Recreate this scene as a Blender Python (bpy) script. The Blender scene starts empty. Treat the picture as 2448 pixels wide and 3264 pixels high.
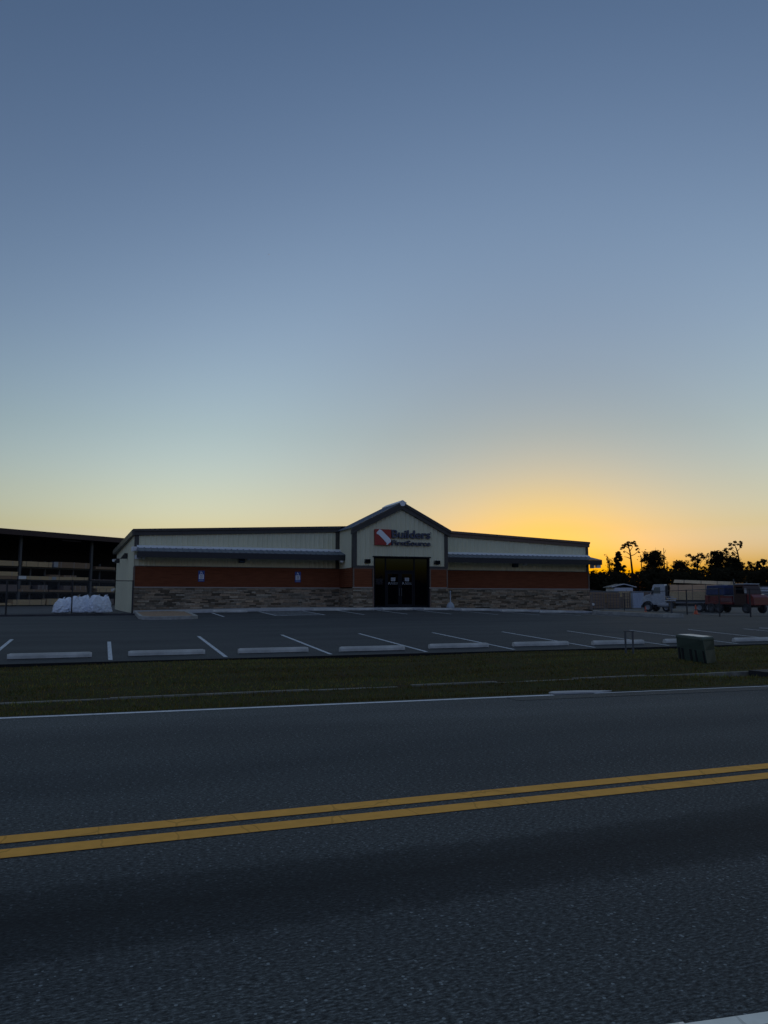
import bpy, bmesh, math, random
from mathutils import Vector, Matrix
R = math.radians
S = bpy.context.scene
COL = S.collection

# ---------------------------------------------------------------- camera, sky, light, exposure
HC = 1.35
cam = bpy.data.cameras.new('camera'); co = bpy.data.objects.new('camera', cam); COL.objects.link(co); S.camera = co
cam.sensor_fit = 'VERTICAL'; cam.sensor_height = 24; cam.lens = 24*2450/3264; cam.clip_start = .05; cam.clip_end = 9000
co.location = (0, 0, HC); co.rotation_euler = (R(90+6.358), 0, R(-20))
SUN_EL, SUN_AZ = -1.0, 31.9
w = bpy.data.worlds.new('World'); S.world = w; w.use_nodes = True
nt = w.node_tree; N = nt.nodes; K = nt.links
bg = N['Background']; sky = N.new('ShaderNodeTexSky'); sky.sky_type = 'NISHITA'; sky.sun_disc = False
sky.sun_elevation = R(SUN_EL); sky.sun_rotation = R(SUN_AZ); sky.air_density = 1; sky.dust_density = 2; sky.ozone_density = 1
def mth(t, op, a=None, b=None, c=None):
    n = t.nodes.new('ShaderNodeMath'); n.operation = op
    for i, v in enumerate((a, b, c)):
        if v is None: continue
        if isinstance(v, (int, float)): n.inputs[i].default_value = v
        else: t.links.new(v, n.inputs[i])
    return n.outputs[0]
def ramp(t, fac, stops, interp='EASE'):
    n = t.nodes.new('ShaderNodeValToRGB'); n.color_ramp.interpolation = interp
    e = n.color_ramp.elements
    while len(e) < len(stops): e.new(.5)
    for i, (p, c) in enumerate(stops):
        e[i].position = p
        e[i].color = (*c, 1) if len(c) == 3 else c
    t.links.new(fac, n.inputs[0]); return n.outputs[0]
tc = N.new('ShaderNodeTexCoord'); nv = N.new('ShaderNodeVectorMath'); nv.operation = 'NORMALIZE'; K.new(tc.outputs['Generated'], nv.inputs[0])
sx = N.new('ShaderNodeSeparateXYZ'); K.new(nv.outputs[0], sx.inputs[0])
el = mth(nt, 'MULTIPLY', mth(nt, 'ARCSINE', sx.outputs[2]), 180/math.pi/90)          # elevation, 1 = zenith
def h(*c): return tuple(v*.125 for v in c)
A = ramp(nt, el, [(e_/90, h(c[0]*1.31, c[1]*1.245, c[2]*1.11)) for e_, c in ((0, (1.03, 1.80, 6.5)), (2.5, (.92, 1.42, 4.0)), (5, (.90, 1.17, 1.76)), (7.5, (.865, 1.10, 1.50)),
     (12, (.78, 1.01, 1.32)), (19, (.72, .93, 1.28)), (29, (.635, .84, 1.19)), (41, (.545, .765, 1.12)), (56, (1.75, 1.85, 2.05)), (72, (3.1, 3.0, 2.9)))], 'LINEAR')  # highest stops: brightness added overhead, out of view, to light the ground
dt = N.new('ShaderNodeVectorMath'); dt.operation = 'DOT_PRODUCT'; K.new(nv.outputs[0], dt.inputs[0])
dt.inputs[1].default_value = (math.sin(R(SUN_AZ)), math.cos(R(SUN_AZ)), 0)
ang = mth(nt, 'MULTIPLY', mth(nt, 'ARCCOSINE', mth(nt, 'MINIMUM', dt.outputs['Value'], .99999)), 180/math.pi/60)
B = ramp(nt, ang, [(i/60, tuple(v*.9 for v in c)) for i, c in ((0, (.60, .80, .11)), (3, (.645, .725, .21)), (6, (.69, .685, .44)), (9, (.655, .685, .635)), (13, (.625, .685, .71)),
     (18, (.70, .745, .775)), (26, (.95, .965, .975)), (34, (.93, .92, .95)), (44, (.82, .83, .90)), (56, (.78, .80, .88)))], 'B_SPLINE')
def mix(t, f, a, b, mode='MIX'):
    n = t.nodes.new('ShaderNodeMix'); n.data_type = 'RGBA'; n.blend_type = mode
    for i, v in ((0, f), (6, a), (7, b)):
        if isinstance(v, (int, float)): n.inputs[i].default_value = v
        elif isinstance(v, tuple): n.inputs[i].default_value = (*v, 1) if len(v) == 3 else v
        else: t.links.new(v, n.inputs[i])
    return n.outputs[2]
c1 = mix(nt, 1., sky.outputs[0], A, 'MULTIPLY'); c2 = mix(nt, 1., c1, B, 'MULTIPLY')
Ce = ramp(nt, mth(nt, 'MULTIPLY', ang, 60/180), [(0, (.25, .25, .25)), (60/180, (.25, .25, .25)), (95/180, (.28, .29, .31)), (130/180, (.33, .42, .80)), (1, (.34, .43, .82))], 'LINEAR')
El = ramp(nt, el, [(0, (1, 1, 1)), (6/90, (1, 1, 1)), (34/90, (0, 0, 0))], 'LINEAR')
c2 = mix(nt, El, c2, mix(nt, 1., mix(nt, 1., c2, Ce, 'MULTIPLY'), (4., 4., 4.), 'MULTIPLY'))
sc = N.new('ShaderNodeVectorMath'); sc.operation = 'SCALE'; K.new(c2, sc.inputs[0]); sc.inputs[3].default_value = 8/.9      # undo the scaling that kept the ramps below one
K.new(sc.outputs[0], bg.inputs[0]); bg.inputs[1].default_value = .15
sd = bpy.data.lights.new('sun', 'SUN'); so = bpy.data.objects.new('sun', sd); COL.objects.link(so)
sd.energy = 2.0; sd.angle = R(.5); sd.color = (1, .72, .45)                          # already just under the horizon, like the sky's own sun
sdir = Vector((math.sin(R(SUN_AZ))*math.cos(R(SUN_EL)), math.cos(R(SUN_AZ))*math.cos(R(SUN_EL)), math.sin(R(SUN_EL))))
so.rotation_euler = sdir.to_track_quat('Z', 'Y').to_euler()
S.view_settings.view_transform = 'Standard'; S.view_settings.look = 'None'; S.view_settings.gamma = 1
S.view_settings.exposure = 2.22
S.render.film_transparent = False

# ---------------------------------------------------------------- helpers
class MB:
    def __init__(s): s.v = []; s.f = []; s.c = []; s.cur = None
    def add(s, vs, fs):
        o = len(s.v); s.v += [tuple(p) for p in vs]; s.f += [tuple(i+o for i in f) for f in fs]; s.c += [s.cur]*len(fs); return s
    def quad(s, *p): return s.add(p, [tuple(range(len(p)))])
    def box(s, x0, x1, y0, y1, z0, z1):
        if x0 > x1: x0, x1 = x1, x0
        if y0 > y1: y0, y1 = y1, y0
        if z0 > z1: z0, z1 = z1, z0
        return s.add([(x0,y0,z0),(x1,y0,z0),(x1,y1,z0),(x0,y1,z0),(x0,y0,z1),(x1,y0,z1),(x1,y1,z1),(x0,y1,z1)],
                     [(3,2,1,0),(4,5,6,7),(0,1,5,4),(1,2,6,5),(2,3,7,6),(3,0,4,7)])
    def hexa(s, b, t):
        return s.add(list(b)+list(t), [(3,2,1,0),(4,5,6,7),(0,1,5,4),(1,2,6,5),(2,3,7,6),(3,0,4,7)])
    def prism(s, poly, d):                              # polygon (3-D points) swept by vector d
        n = len(poly); d = Vector(d); q = [Vector(p) for p in poly]
        return s.add(q+[p+d for p in q], [tuple(range(n-1, -1, -1)), tuple(range(n, 2*n))]+[(i, (i+1) % n, (i+1) % n+n, i+n) for i in range(n)])
    def tube(s, a, b, r0, r1=None, n=8, cap=True):
        r1 = r0 if r1 is None else r1
        a = Vector(a); b = Vector(b); d = (b-a).normalized(); u = d.orthogonal().normalized(); v = d.cross(u)
        vs = [a+(u*math.cos(6.28318*i/n)+v*math.sin(6.28318*i/n))*r0 for i in range(n)]+[b+(u*math.cos(6.28318*i/n)+v*math.sin(6.28318*i/n))*r1 for i in range(n)]
        fs = [(i, (i+1) % n, (i+1) % n+n, i+n) for i in range(n)]
        if cap: fs += [tuple(range(n-1, -1, -1)), tuple(range(n, 2*n))]
        return s.add(vs, fs)
    def lathe(s, c, prof, n=20, axis='z'):
        vs = []; c = Vector(c)
        for r, z in prof:
            for i in range(n):
                a = 6.28318*i/n; p = (r*math.cos(a), r*math.sin(a), z)
                if axis == 'y': p = (p[0], p[2], p[1])
                if axis == 'x': p = (p[2], p[0], p[1])
                vs.append(c+Vector(p))
        fs = [(j*n+i, j*n+(i+1) % n, (j+1)*n+(i+1) % n, (j+1)*n+i) for j in range(len(prof)-1) for i in range(n)]
        return s.add(vs, fs)
    def build(s, name, m, parent=None, inv=None, smooth=False, bev=0):
        me = bpy.data.meshes.new(name)
        vs = [inv @ Vector(p) for p in s.v] if inv else s.v
        me.from_pydata(vs, [], s.f); me.materials.append(m)
        if any(c is not None for c in s.c):
            ca = me.color_attributes.new('tint', 'FLOAT_COLOR', 'CORNER'); k = 0
            for p in me.polygons:
                c = s.c[p.index] or (1, 1, 1)
                for _ in p.loop_indices: ca.data[k].color = (*c, 1); k += 1
        me.validate(); me.update()
        if smooth:
            for p in me.polygons: p.use_smooth = True
        o = bpy.data.objects.new(name, me); COL.objects.link(o)
        if parent: o.parent = parent
        if bev:
            md = o.modifiers.new('bevel', 'BEVEL'); md.width = bev; md.segments = 2; md.limit_method = 'ANGLE'; md.angle_limit = R(35)
        return o
def tag(o, label, cat, group=None, kind=None):
    if label: o['label'] = label
    if cat: o['category'] = cat
    if group: o['group'] = group
    if kind: o['kind'] = kind
    return o
def thing(name, label, cat, loc=(0, 0, 0), rz=0, group=None):
    o = bpy.data.objects.new(name, None); COL.objects.link(o); o.location = loc; o.rotation_euler = (0, 0, rz); o.empty_display_size = .3
    return tag(o, label, cat, group)
def invm(loc, rz=0): return (Matrix.Translation(loc) @ Matrix.Rotation(rz, 4, 'Z')).inverted()
def copy_tree(o, parent=None):
    c = o.copy(); COL.objects.link(c)
    if parent: c.parent = parent
    for ch in [x for x in bpy.data.objects if x.parent == o]: copy_tree(ch, c)
    return c
def struct(o): o['kind'] = 'structure'; return o
# a point on the ground seen at photo pixel (x) at camera depth d
CY, SY = math.cos(R(20)), math.sin(R(20))
def pos(px, d, z=0.):
    l = (px-1224)/2450*d
    return Vector((SY*d+CY*l, CY*d-SY*l, z))
def hz(py, d): return HC+(1905-py)/2450*d                       # height of photo row py at depth d

# ---------------------------------------------------------------- materials
def mat(name, base, rough=.7, spec=.5, metal=0, var=0, scale=3., stretch=(1, 1, 1), base2=None, bump=0, bscale=40, attr=False, coat=0, space='Object', detail=6):
    m = bpy.data.materials.new(name); m.use_nodes = True; t = m.node_tree; b = t.nodes['Principled BSDF']
    b.inputs['Roughness'].default_value = rough; b.inputs['Metallic'].default_value = metal; b.inputs['Specular IOR Level'].default_value = spec
    b.inputs['Coat Weight'].default_value = coat
    tcn = t.nodes.new('ShaderNodeTexCoord'); mp = t.nodes.new('ShaderNodeMapping'); mp.inputs['Scale'].default_value = stretch
    t.links.new(tcn.outputs[space], mp.inputs[0])
    ns = t.nodes.new('ShaderNodeTexNoise'); ns.inputs['Scale'].default_value = scale; ns.inputs['Detail'].default_value = detail; ns.inputs['Roughness'].default_value = .6
    t.links.new(mp.outputs[0], ns.inputs['Vector'])
    b2 = base2 or tuple(max(0, c*(1-var)) for c in base); b1 = base if base2 else tuple(c*(1+var) for c in base)
    col = ramp(t, ns.outputs[0], [(.32, b2), (.68, b1)], 'LINEAR')
    if attr:
        at = t.nodes.new('ShaderNodeAttribute'); at.attribute_name = 'tint'; col = mix(t, 1., col, at.outputs[0], 'MULTIPLY')
    t.links.new(col, b.inputs['Base Color'])
    if bump:
        n2 = t.nodes.new('ShaderNodeTexNoise'); n2.inputs['Scale'].default_value = bscale; n2.inputs['Detail'].default_value = 4; t.links.new(tcn.outputs[space], n2.inputs['Vector'])
        bp = t.nodes.new('ShaderNodeBump'); bp.inputs['Strength'].default_value = bump; bp.inputs['Distance'].default_value = .01
        t.links.new(n2.outputs[0], bp.inputs['Height']); t.links.new(bp.outputs[0], b.inputs['Normal'])
    m['_c'] = 1
    return m
def node(m, n): return m.node_tree.nodes.new(n)
M = {}
M['beige'] = mat('beige_siding', (.71, .675, .465), .7, spec=.2, var=.06, scale=.8, stretch=(1, 1, .2))
M['trim'] = mat('dark_trim', (.055, .05, .042), .5, var=.15, scale=2)
M['brownt'] = mat('brown_trim', (.16, .105, .075), .6, var=.12)
M['wood'] = mat('red_brown_lap', (.19, .060, .026), .75, spec=.12, var=.22, scale=2.5, stretch=(.5, 1, 7))
M['stone'] = mat('ledger_stone', (.31, .245, .17), .92, spec=.1, var=.25, scale=9, attr=True, bump=.6, bscale=22)
M['mortar'] = mat('stone_gap', (.06, .05, .042), .9)
M['sill'] = mat('cast_sill', (.34, .29, .24), .8, var=.1)
M['galv'] = mat('galvalume', (.15, .18, .215), .5, metal=.2, var=.1, scale=2)
M['glv2'] = mat('pale_flashing', (.80, .83, .85), .4, metal=0, var=.05)
M['stopc'] = mat('pale_concrete', (.50, .50, .46), .9, spec=.2, var=.2, scale=3, bump=.3, bscale=60)
M['concrete'] = mat('concrete', (.46, .46, .45), .9, spec=.2, var=.16, scale=3, bump=.3, bscale=60)
M['conc2'] = mat('kerb_concrete', (.34, .335, .30), .88, var=.22, scale=4, bump=.3)
M['edg'] = mat('buried_edging', (.21, .20, .165), .95, spec=.1, var=.35, scale=5)
M['black'] = mat('black_metal', (.018, .018, .02), .45, var=.1)
M['bronze'] = mat('dark_bronze_frame', (.008, .009, .012), .6, spec=.15, var=.1)
M['white'] = mat('white_plastic', (.72, .72, .70), .4, var=.04)
M['red'] = mat('sign_red', (.36, .026, .015), .4, var=.05)
M['navy'] = mat('sign_navy', (.050, .062, .105), .35, var=.1)
M['logo'] = mat('logo_white', (.80, .82, .84), .4, var=.02)
M['blue'] = mat('sign_blue', (.02, .075, .30), .4, var=.05)
M['paper'] = mat('paper', (.36, .37, .38), .7, var=.05)
M['ink'] = mat('ink_grey', (.10, .10, .11), .7)
M['darkroof'] = mat('dark_roof', (.03, .028, .026), .6, var=.2)
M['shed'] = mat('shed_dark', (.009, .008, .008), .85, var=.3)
M['post'] = mat('grey_post', (.08, .083, .087), .6, var=.2, scale=5)
M['lum'] = mat('lumber_tan', (.60, .44, .25), .9, spec=.1, var=.15, scale=3, stretch=(.4, .4, 9), space='Object')
M['lum2'] = mat('lumber_brown', (.30, .205, .13), .9, spec=.1, var=.2, scale=3, stretch=(.4, .4, 9))
M['lum3'] = mat('lumber_grey', (.21, .165, .145), .9, spec=.1, var=.25, scale=3, stretch=(.4, .4, 9))
M['bag'] = mat('white_woven_bag', (.84, .90, .97), .7, spec=.2, var=.10, scale=3, bump=.8, bscale=9)
M['bagtan'] = mat('bag_contents', (.42, .30, .16), .9, var=.2)
M['wire'] = mat('galv_wire', (.12, .13, .14), .5, metal=.3)
M['fpost'] = mat('fence_black', (.02, .02, .022), .5)
M['cabw'] = mat('truck_white', (.42, .435, .45), .35, var=.2, coat=.4)
M['tyre'] = mat('tyre', (.02, .02, .021), .8, var=.2)
M['rim'] = mat('rim', (.36, .37, .38), .5, metal=.2, var=.1)
M['redp'] = mat('truck_red', (.15, .009, .011), .4, var=.2, coat=.4)
M['tarp'] = mat('blue_tarp', (.010, .026, .10), .6, var=.3, bump=.5, bscale=6)
M['orange'] = mat('cone_orange', (.68, .10, .025), .5, var=.1)
M['hole'] = mat('deep_dark', (.006, .006, .007), .9)
M['util'] = mat('utility_green', (.034, .06, .046), .55, var=.2, scale=4, bump=.1)
M['leaf'] = mat('foliage_dark', (.016, .015, .008), .95, spec=.04, var=.4, scale=.7)
M['leaf2'] = mat('foliage_olive', (.026, .021, .011), .95, spec=.04, var=.4, scale=.7)
M['bark'] = mat('bark', (.045, .028, .02), .95, spec=.05, var=.3, scale=2)
M['greyfence'] = mat('grey_boards', (.14, .145, .15), .8, var=.2, scale=1, stretch=(1, 1, 8))
M['shedwhite'] = mat('white_metal_wall', (.55, .57, .60), .6, var=.08)
M['amber'] = mat('amber_lens', (.75, .33, .08), .3)
M['mulch'] = mat('pine_mulch', (.30, .20, .12), .95, var=.45, scale=14, bump=1., bscale=40)
M['glassd'] = mat('tinted_glass', (.004, .004, .005), .015, spec=1.)
M['glassd'].node_tree.nodes['Principled BSDF'].inputs['Specular Tint'].default_value = (.45, .75, 1, 1)
M['glassd'].node_tree.nodes['Principled BSDF'].inputs['IOR'].default_value = 1.52
M['twhite'] = mat('window_pale', (.10, .12, .13), .08, spec=1.)

def asphalt(name, c, agg=1., track=True, rough=.85, spec=.35):
    m = mat(name, c, rough, spec); t = m.node_tree; b = t.nodes['Principled BSDF']; L = t.links
    tcn = t.nodes.new('ShaderNodeTexCoord'); P = tcn.outputs['Object']
    n1 = t.nodes.new('ShaderNodeTexNoise'); n1.inputs['Scale'].default_value = 70; n1.inputs['Detail'].default_value = 4; n1.inputs['Roughness'].default_value = .8
    mq = t.nodes.new('ShaderNodeMapping'); mq.inputs['Scale'].default_value = (.5, 1.15, 1); L.new(P, mq.inputs[0]); L.new(mq.outputs[0], n1.inputs[0])
    n2 = t.nodes.new('ShaderNodeTexNoise'); n2.inputs['Scale'].default_value = .55; n2.inputs['Detail'].default_value = 5
    mp = t.nodes.new('ShaderNodeMapping'); mp.inputs['Scale'].default_value = (.28, 1.25, 1); L.new(P, mp.inputs[0]); L.new(mp.outputs[0], n2.inputs[0])
    vo = t.nodes.new('ShaderNodeTexVoronoi'); vo.inputs['Scale'].default_value = 46; L.new(P, vo.inputs[0])
    n3 = t.nodes.new('ShaderNodeTexNoise'); n3.inputs['Scale'].default_value = 9; n3.inputs['Detail'].default_value = 3; L.new(P, n3.inputs[0])
    k = lambda *a: tuple(a[0]*v for v in c)
    col = ramp(t, n1.outputs[0], [(.38, k(max(.05, 1-.82*agg))), (.5, k(.9)), (.58, k(1+.7*agg)), (.66, k(1+2.6*agg))], 'LINEAR')
    col = mix(t, 1., col, ramp(t, n2.outputs[0], [(.33, (.70, .71, .73)), (.7, (1.28, 1.26, 1.22))], 'LINEAR'), 'MULTIPLY')
    sp = mth(t, 'LESS_THAN', vo.outputs['Distance'], .30)
    vsel = t.nodes.new('ShaderNodeSeparateColor'); L.new(vo.outputs['Color'], vsel.inputs[0])
    sp = mth(t, 'MULTIPLY', sp, mth(t, 'GREATER_THAN', vsel.outputs[0], .93))
    col = mix(t, sp, col, tuple(min(.4, v*3.6) for v in c))
    sep = t.nodes.new('ShaderNodeSeparateXYZ'); L.new(P, sep.inputs[0])
    if track:
        yy = mth(t, 'ADD', sep.outputs[1], mth(t, 'MULTIPLY', mth(t, 'SUBTRACT', n3.outputs[0], .5), .26))
        yn = mth(t, 'DIVIDE', yy, 10.)
        yn = mth(t, 'ADD', yn, mth(t, 'MULTIPLY', mth(t, 'SUBTRACT', n2.outputs[0], .5), .035))
        tr = ramp(t, yn, [(0, (1, 1, 1)), (.27, (1.12, 1.12, 1.1)), (.320, (1.04, 1.04, 1.04)), (.336, (.40, .43, .46)), (.366, (.25, .28, .31)), (.369, (.10, .12, .14)), (.373, (.25, .28, .31)), (.396, (.38, .41, .44)), (.416, (.92, .93, .94)), (.455, (1.05, 1.03, 1.03)),
                          (.49, (1.1, 1.08, 1.06)), (.58, (.92, .94, .96)), (.66, (.80, .83, .86)), (.76, (.98, .98, .98)), (.85, (1.12, 1.10, 1.1)), (.96, (1.2, 1.18, 1.16))], 'EASE')
        col = mix(t, 1., col, tr, 'MULTIPLY')
    L.new(col, b.inputs['Base Color'])
    bp = t.nodes.new('ShaderNodeBump'); bp.inputs['Strength'].default_value = .3*agg; bp.inputs['Distance'].default_value = .008; n4 = t.nodes.new('ShaderNodeTexNoise'); n4.inputs['Scale'].default_value = 110; n4.inputs['Detail'].default_value = 2; L.new(P, n4.inputs[0]); L.new(n4.outputs[0], bp.inputs['Height']); L.new(bp.outputs[0], b.inputs['Normal'])
    return m
M['road'] = asphalt('road_asphalt', (.059, .066, .066))
M['lot'] = asphalt('lot_asphalt', (.044, .048, .049), .5, False)
M['yard'] = asphalt('yard_pavement', (.082, .084, .082), .5, False)

def paint(name, c, wear, rough=.6):
    m = mat(name, c, .8, spec=.15, var=.10, scale=8); t = m.node_tree; b = t.nodes['Principled BSDF']; L = t.links
    src = b.inputs['Base Color'].links[0].from_socket
    tcn = t.nodes.new('ShaderNodeTexCoord'); n = t.nodes.new('ShaderNodeTexNoise'); n.inputs['Scale'].default_value = 38; n.inputs['Detail'].default_value = 8; n.inputs['Roughness'].default_value = .8; L.new(tcn.outputs['Object'], n.inputs[0])
    f = ramp(t, n.outputs[0], [(wear-.04, (1, 1, 1)), (wear+.03, (0, 0, 0))], 'LINEAR')
    col = mix(t, f, src, (.06, .06, .06))
    vo = t.nodes.new('ShaderNodeTexVoronoi'); vo.feature = 'DISTANCE_TO_EDGE'; vo.inputs['Scale'].default_value = 1.7
    mp = t.nodes.new('ShaderNodeMapping'); mp.inputs['Scale'].default_value = (1.6, .8, 1); L.new(tcn.outputs['Object'], mp.inputs[0])
    nn = t.nodes.new('ShaderNodeTexNoise'); nn.inputs['Scale'].default_value = 5; L.new(mp.outputs[0], nn.inputs[0])
    L.new(mix(t, .12, mp.outputs[0], nn.outputs['Color']), vo.inputs['Vector'])
    col = mix(t, mth(t, 'MULTIPLY', mth(t, 'LESS_THAN', vo.outputs['Distance'], .012), .35), col, tuple(v*.35 for v in c))
    L.new(col, b.inputs['Base Color'])
    return m
M['yel'] = paint('yellow_paint', (.90, .43, .075), .26)
M['wht'] = paint('white_road_paint', (.78, .80, .80), .38)
M['wht2'] = paint('bright_white_paint', (.95, .92, .78), .20)
M['whl'] = paint('worn_stall_paint', (.62, .66, .68), .44)

# ---------------------------------------------------------------- ground levels
def edge(x): return 9.74-.048*max(-60, min(60, x))
def lerpt(t, x):
    if x <= t[0][0]: return t[0][1]
    for (a, p), (b, q) in zip(t, t[1:]):
        if x <= b: return p+(q-p)*(x-a)/(b-a)
    return t[-1][1]
LK = [(-60, .42), (1.6, .47), (5, .53), (9, .60), (14, .63), (18, .63), (22, .55), (26, .45), (31, .31), (40, .14), (70, .05)]
def lotz(x, y):
    if y <= 25.4: return -.12+.04*(y-19.4)
    return .12+(lerpt(LK, x)-.12)*(y-25.4)/17.9
def sm(t): t = max(0, min(1, t)); return t*t*(3-2*t)
def H(x, y):
    e = edge(x)
    if y <= e: return 0.
    if y < 19.23:
        if y < 12.02: return lerpt([(0, 0), (.2, -.02), (1.1, -.11), (1.9, -.13), (2.8, -.105-.10*sm((x-9.5)/3))], y-e)
        return lerpt([(12.02, -.108), (14, -.10), (17, -.13), (18.8, -.165), (19.23, -.18)], y)+.02*math.sin(x*.7)*sm((y-12.4)/2)
    if y <= 43.3: return lotz(x, y)
    a = lerpt(LK, x); far = lerpt([(5, .40), (25, -.15)], x)
    return a+(far-a)*sm((y-43.3)/18)
def frange(a, b, st):
    n = max(1, round((b-a)/st)); return [a+(b-a)*i/n for i in range(n+1)]
def sheet(name, xs, ys, fz, m, dz=0., skip=None):
    b = MB(); nx = len(xs)
    b.v = [(x, y, fz(x, y)+dz) for y in ys for x in xs]
    for j in range(len(ys)-1):
        for i in range(nx-1):
            if skip and skip((xs[i]+xs[i+1])/2, (ys[j]+ys[j+1])/2): continue
            k = j*nx+i; b.f.append((k, k+1, k+nx+1, k+nx)); b.c.append(None)
    return struct(b.build(name, m, smooth=True))
gm = mat('field_soil', (.062, .055, .035), .95, var=.35, scale=.25)
gx = [-3500, -900, -300, -120]+frange(-60, 140, 4)+[300, 900, 3500]
gy = [-3500, -900, -200, -60, -20, -8]+frange(-6, 10, 2)[:-1]+frange(10, 44, 1)+frange(46, 150, 4)+[300, 900, 4500]
def GH(x, y):
    if x < -60 or x > 140 or y < -8 or y > 150: return -.25
    return min(H(x, y), H(x+1.9, y+1.9), H(x-1.9, y-1.9), H(x+1.9, y-1.9), H(x-1.9, y+1.9))-.12
sheet('ground', gx, gy, GH, gm)
b = MB(); xs = frange(-200, 300, 10)
for x0, x1 in zip(xs, xs[1:]): b.quad((x0, -9, 0), (x1, -9, 0), (x1, edge(x1)+.14, 0), (x0, edge(x0)+.14, 0))
struct(b.build('road', M['road']))
# verge
gv = mat('verge_turf', (.045, .055, .018), .98, spec=.05, var=.35, scale=2.2, base2=(.055, .040, .022), bump=1, bscale=30)
vx = frange(-45, 75, .75); b = MB(); us = [0, .05, .2, .5, .8, 1.1, 1.45, 1.8]
nx = len(vx)
rows = [[(x, edge(x)+.07+u, H(x, edge(x)+u)+.006) for x in vx] for u in us]+[[(x, y, H(x, y)) for x in vx] for y in [12.015]]
for r in rows: b.v += r
rnd = random.Random(3)
k0 = len(rows); ys = [12.16, 12.3]+frange(12.8, 19.2, .5)
for y in ys: b.v += [(x, y, H(x, y)+rnd.uniform(-.012, .012)) for x in vx]
tot = k0+len(ys)
for j in range(tot-1):
    for i in range(nx-1):
        k = j*nx+i; b.f.append((k, k+1, k+nx+1, k+nx)); b.c.append(None)
struct(b.build('grass_verge', gv, smooth=True))
# thin concrete edging in the verge, in lengths, partly overgrown
for (a, c) in [(-40, 4.62), (4.88, 9.6), (9.63, 75)]:
    b = MB(); xs = frange(a, c, 1.5)
    for x0, x1 in zip(xs, xs[1:]): b.box(x0, x1, 12.02, 12.13, -.3, -.098+.010*math.sin(x0*1.7))
    struct(b.build('concrete_edging', M['edg']))
# parking lot and yard
lx = frange(-60, 80, 1)
sheet('parking_lot', lx, frange(19.25, 43.4, .7), lotz, M['lot'])
b = MB()
for x0, x1 in zip(lx, lx[1:]): b.quad((x0, 19.25, lotz(x0, 19.25)-.3), (x1, 19.25, lotz(x1, 19.25)-.3), (x1, 19.25, lotz(x1, 19.25)), (x0, 19.25, lotz(x0, 19.25)))
struct(b.build('lot_edge', M['hole']))  # edge face coloured near-black for the shadow along the lot's rim
sheet('yard_pavement', frange(-60, 140, 2), frange(43.4, 115, 2), H, M['yard'], skip=lambda x, y: 3 < x < 31 and 48 < y < 66)
# road markings
def stripe(b, pts, wd, z, zf=None):
    for (x0, y0), (x1, y1) in zip(pts, pts[1:]):
        d = Vector((x1-x0, y1-y0)).normalized(); n = Vector((-d.y, d.x))*wd/2
        q = [(x0-n.x, y0-n.y), (x1-n.x, y1-n.y), (x1+n.x, y1+n.y), (x0+n.x, y0+n.y)]
        b.quad(*[(px, py, (zf(px, py) if zf else 0)+z) for px, py in q])
for ya, yb in ((4.60, 4.755), (4.865, 5.015)):
    b = MB(); xs = frange(-100, 150, 5)
    for x0, x1 in zip(xs, xs[1:]): b.quad((x0, ya, .004), (x1, ya, .004), (x1, yb, .004), (x0, yb, .004))
    struct(b.build('road_marking_yellow', M['yel']))
b = MB(); stripe(b, [(x, edge(x)) for x in frange(-100, 5.95, 4)], .10, .004); stripe(b, [(x, edge(x)) for x in frange(6.6, 120, 4)], .045, .004)
struct(b.build('road_marking_white', M['wht']))
b = MB(); stripe(b, [(x, edge(x)-.21) for x in frange(5.2, 100, 5)], .34, .0042); struct(b.build('road_gutter', asphalt('gutter_strip', (.085, .087, .08), .4, False)))
b = MB(); b.prism([(5.98, 9.50, .002), (6.72, 9.44, .002), (6.95, 9.50, .002), (6.5, 9.66, .002), (6.1, 9.70, .002), (5.98, 9.62, .002)], (0, 0, .02)); struct(b.build('concrete_apron', M['concrete']))
b = MB(); stripe(b, [(-30, 5.55), (1.79, 2.095), (2.09, 2.06), (2.6, 2.005), (30, -1.1)][1:3], .062, .004)
stripe(b, [(1.3, 2.16), (1.79, 2.105)], .062, .004); stripe(b, [(2.09, 2.06), (3.6, 1.88), (8, 1.36), (30, -1.2)], .062, .004)
struct(b.build('near_edge_marking', M['wht2']))
# stall lines: near row, back row, hatched aisle
b = MB()
for k in range(-6, 16):
    x = .23+2.7*k; y1 = 24.1 if k == 0 else 25.4-(.12*max(0, k-3))
    ys = frange(19.5, y1, 1.0)
    if k >= 11: ys = ys[3:]
    for a, c in zip(ys, ys[1:]): stripe(b, [(x, a), (x, c)], .10 if k < 6 else .09, .006, lotz)
for x, y0, y1 in [(12.75, 38, 42.9), (15.15, 38, 42.9), (17.6, 37.8, 42.9), (20.2, 37.4, 42.9), (22.7, 37.2, 42.9), (25.2, 37, 42.3), (27.6, 36.7, 41.2), (8.2, 38.2, 42.9), (10.7, 38.2, 42.9), (8.2+2.5, 38.2, 38.25), (5.6, 38.2, 42.7)]:
    ys = frange(y0, y1, 1.0)
    for a, c in zip(ys, ys[1:]): stripe(b, [(x, a), (x, c)], .10, .006, lotz)
stripe(b, [(8.25, 38.25), (9.5, 38.25), (10.65, 38.25)], .12, .006, lotz)
for i in range(7): stripe(b, [(8.3, 38.3+i*.72), (9.5, 38.62+i*.72), (10.6, 38.9+i*.72)], .12, .006, lotz)
for px in (): pass
# arrow / word remnant on the lot at right
stripe(b, [(25.6, 24.9), (26.3, 24.2)], .22, .006, lotz); stripe(b, [(27.6, 24.6), (28.2, 23.9)], .25, .006, lotz)
struct(b.build('stall_lines', M['whl']))

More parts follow.
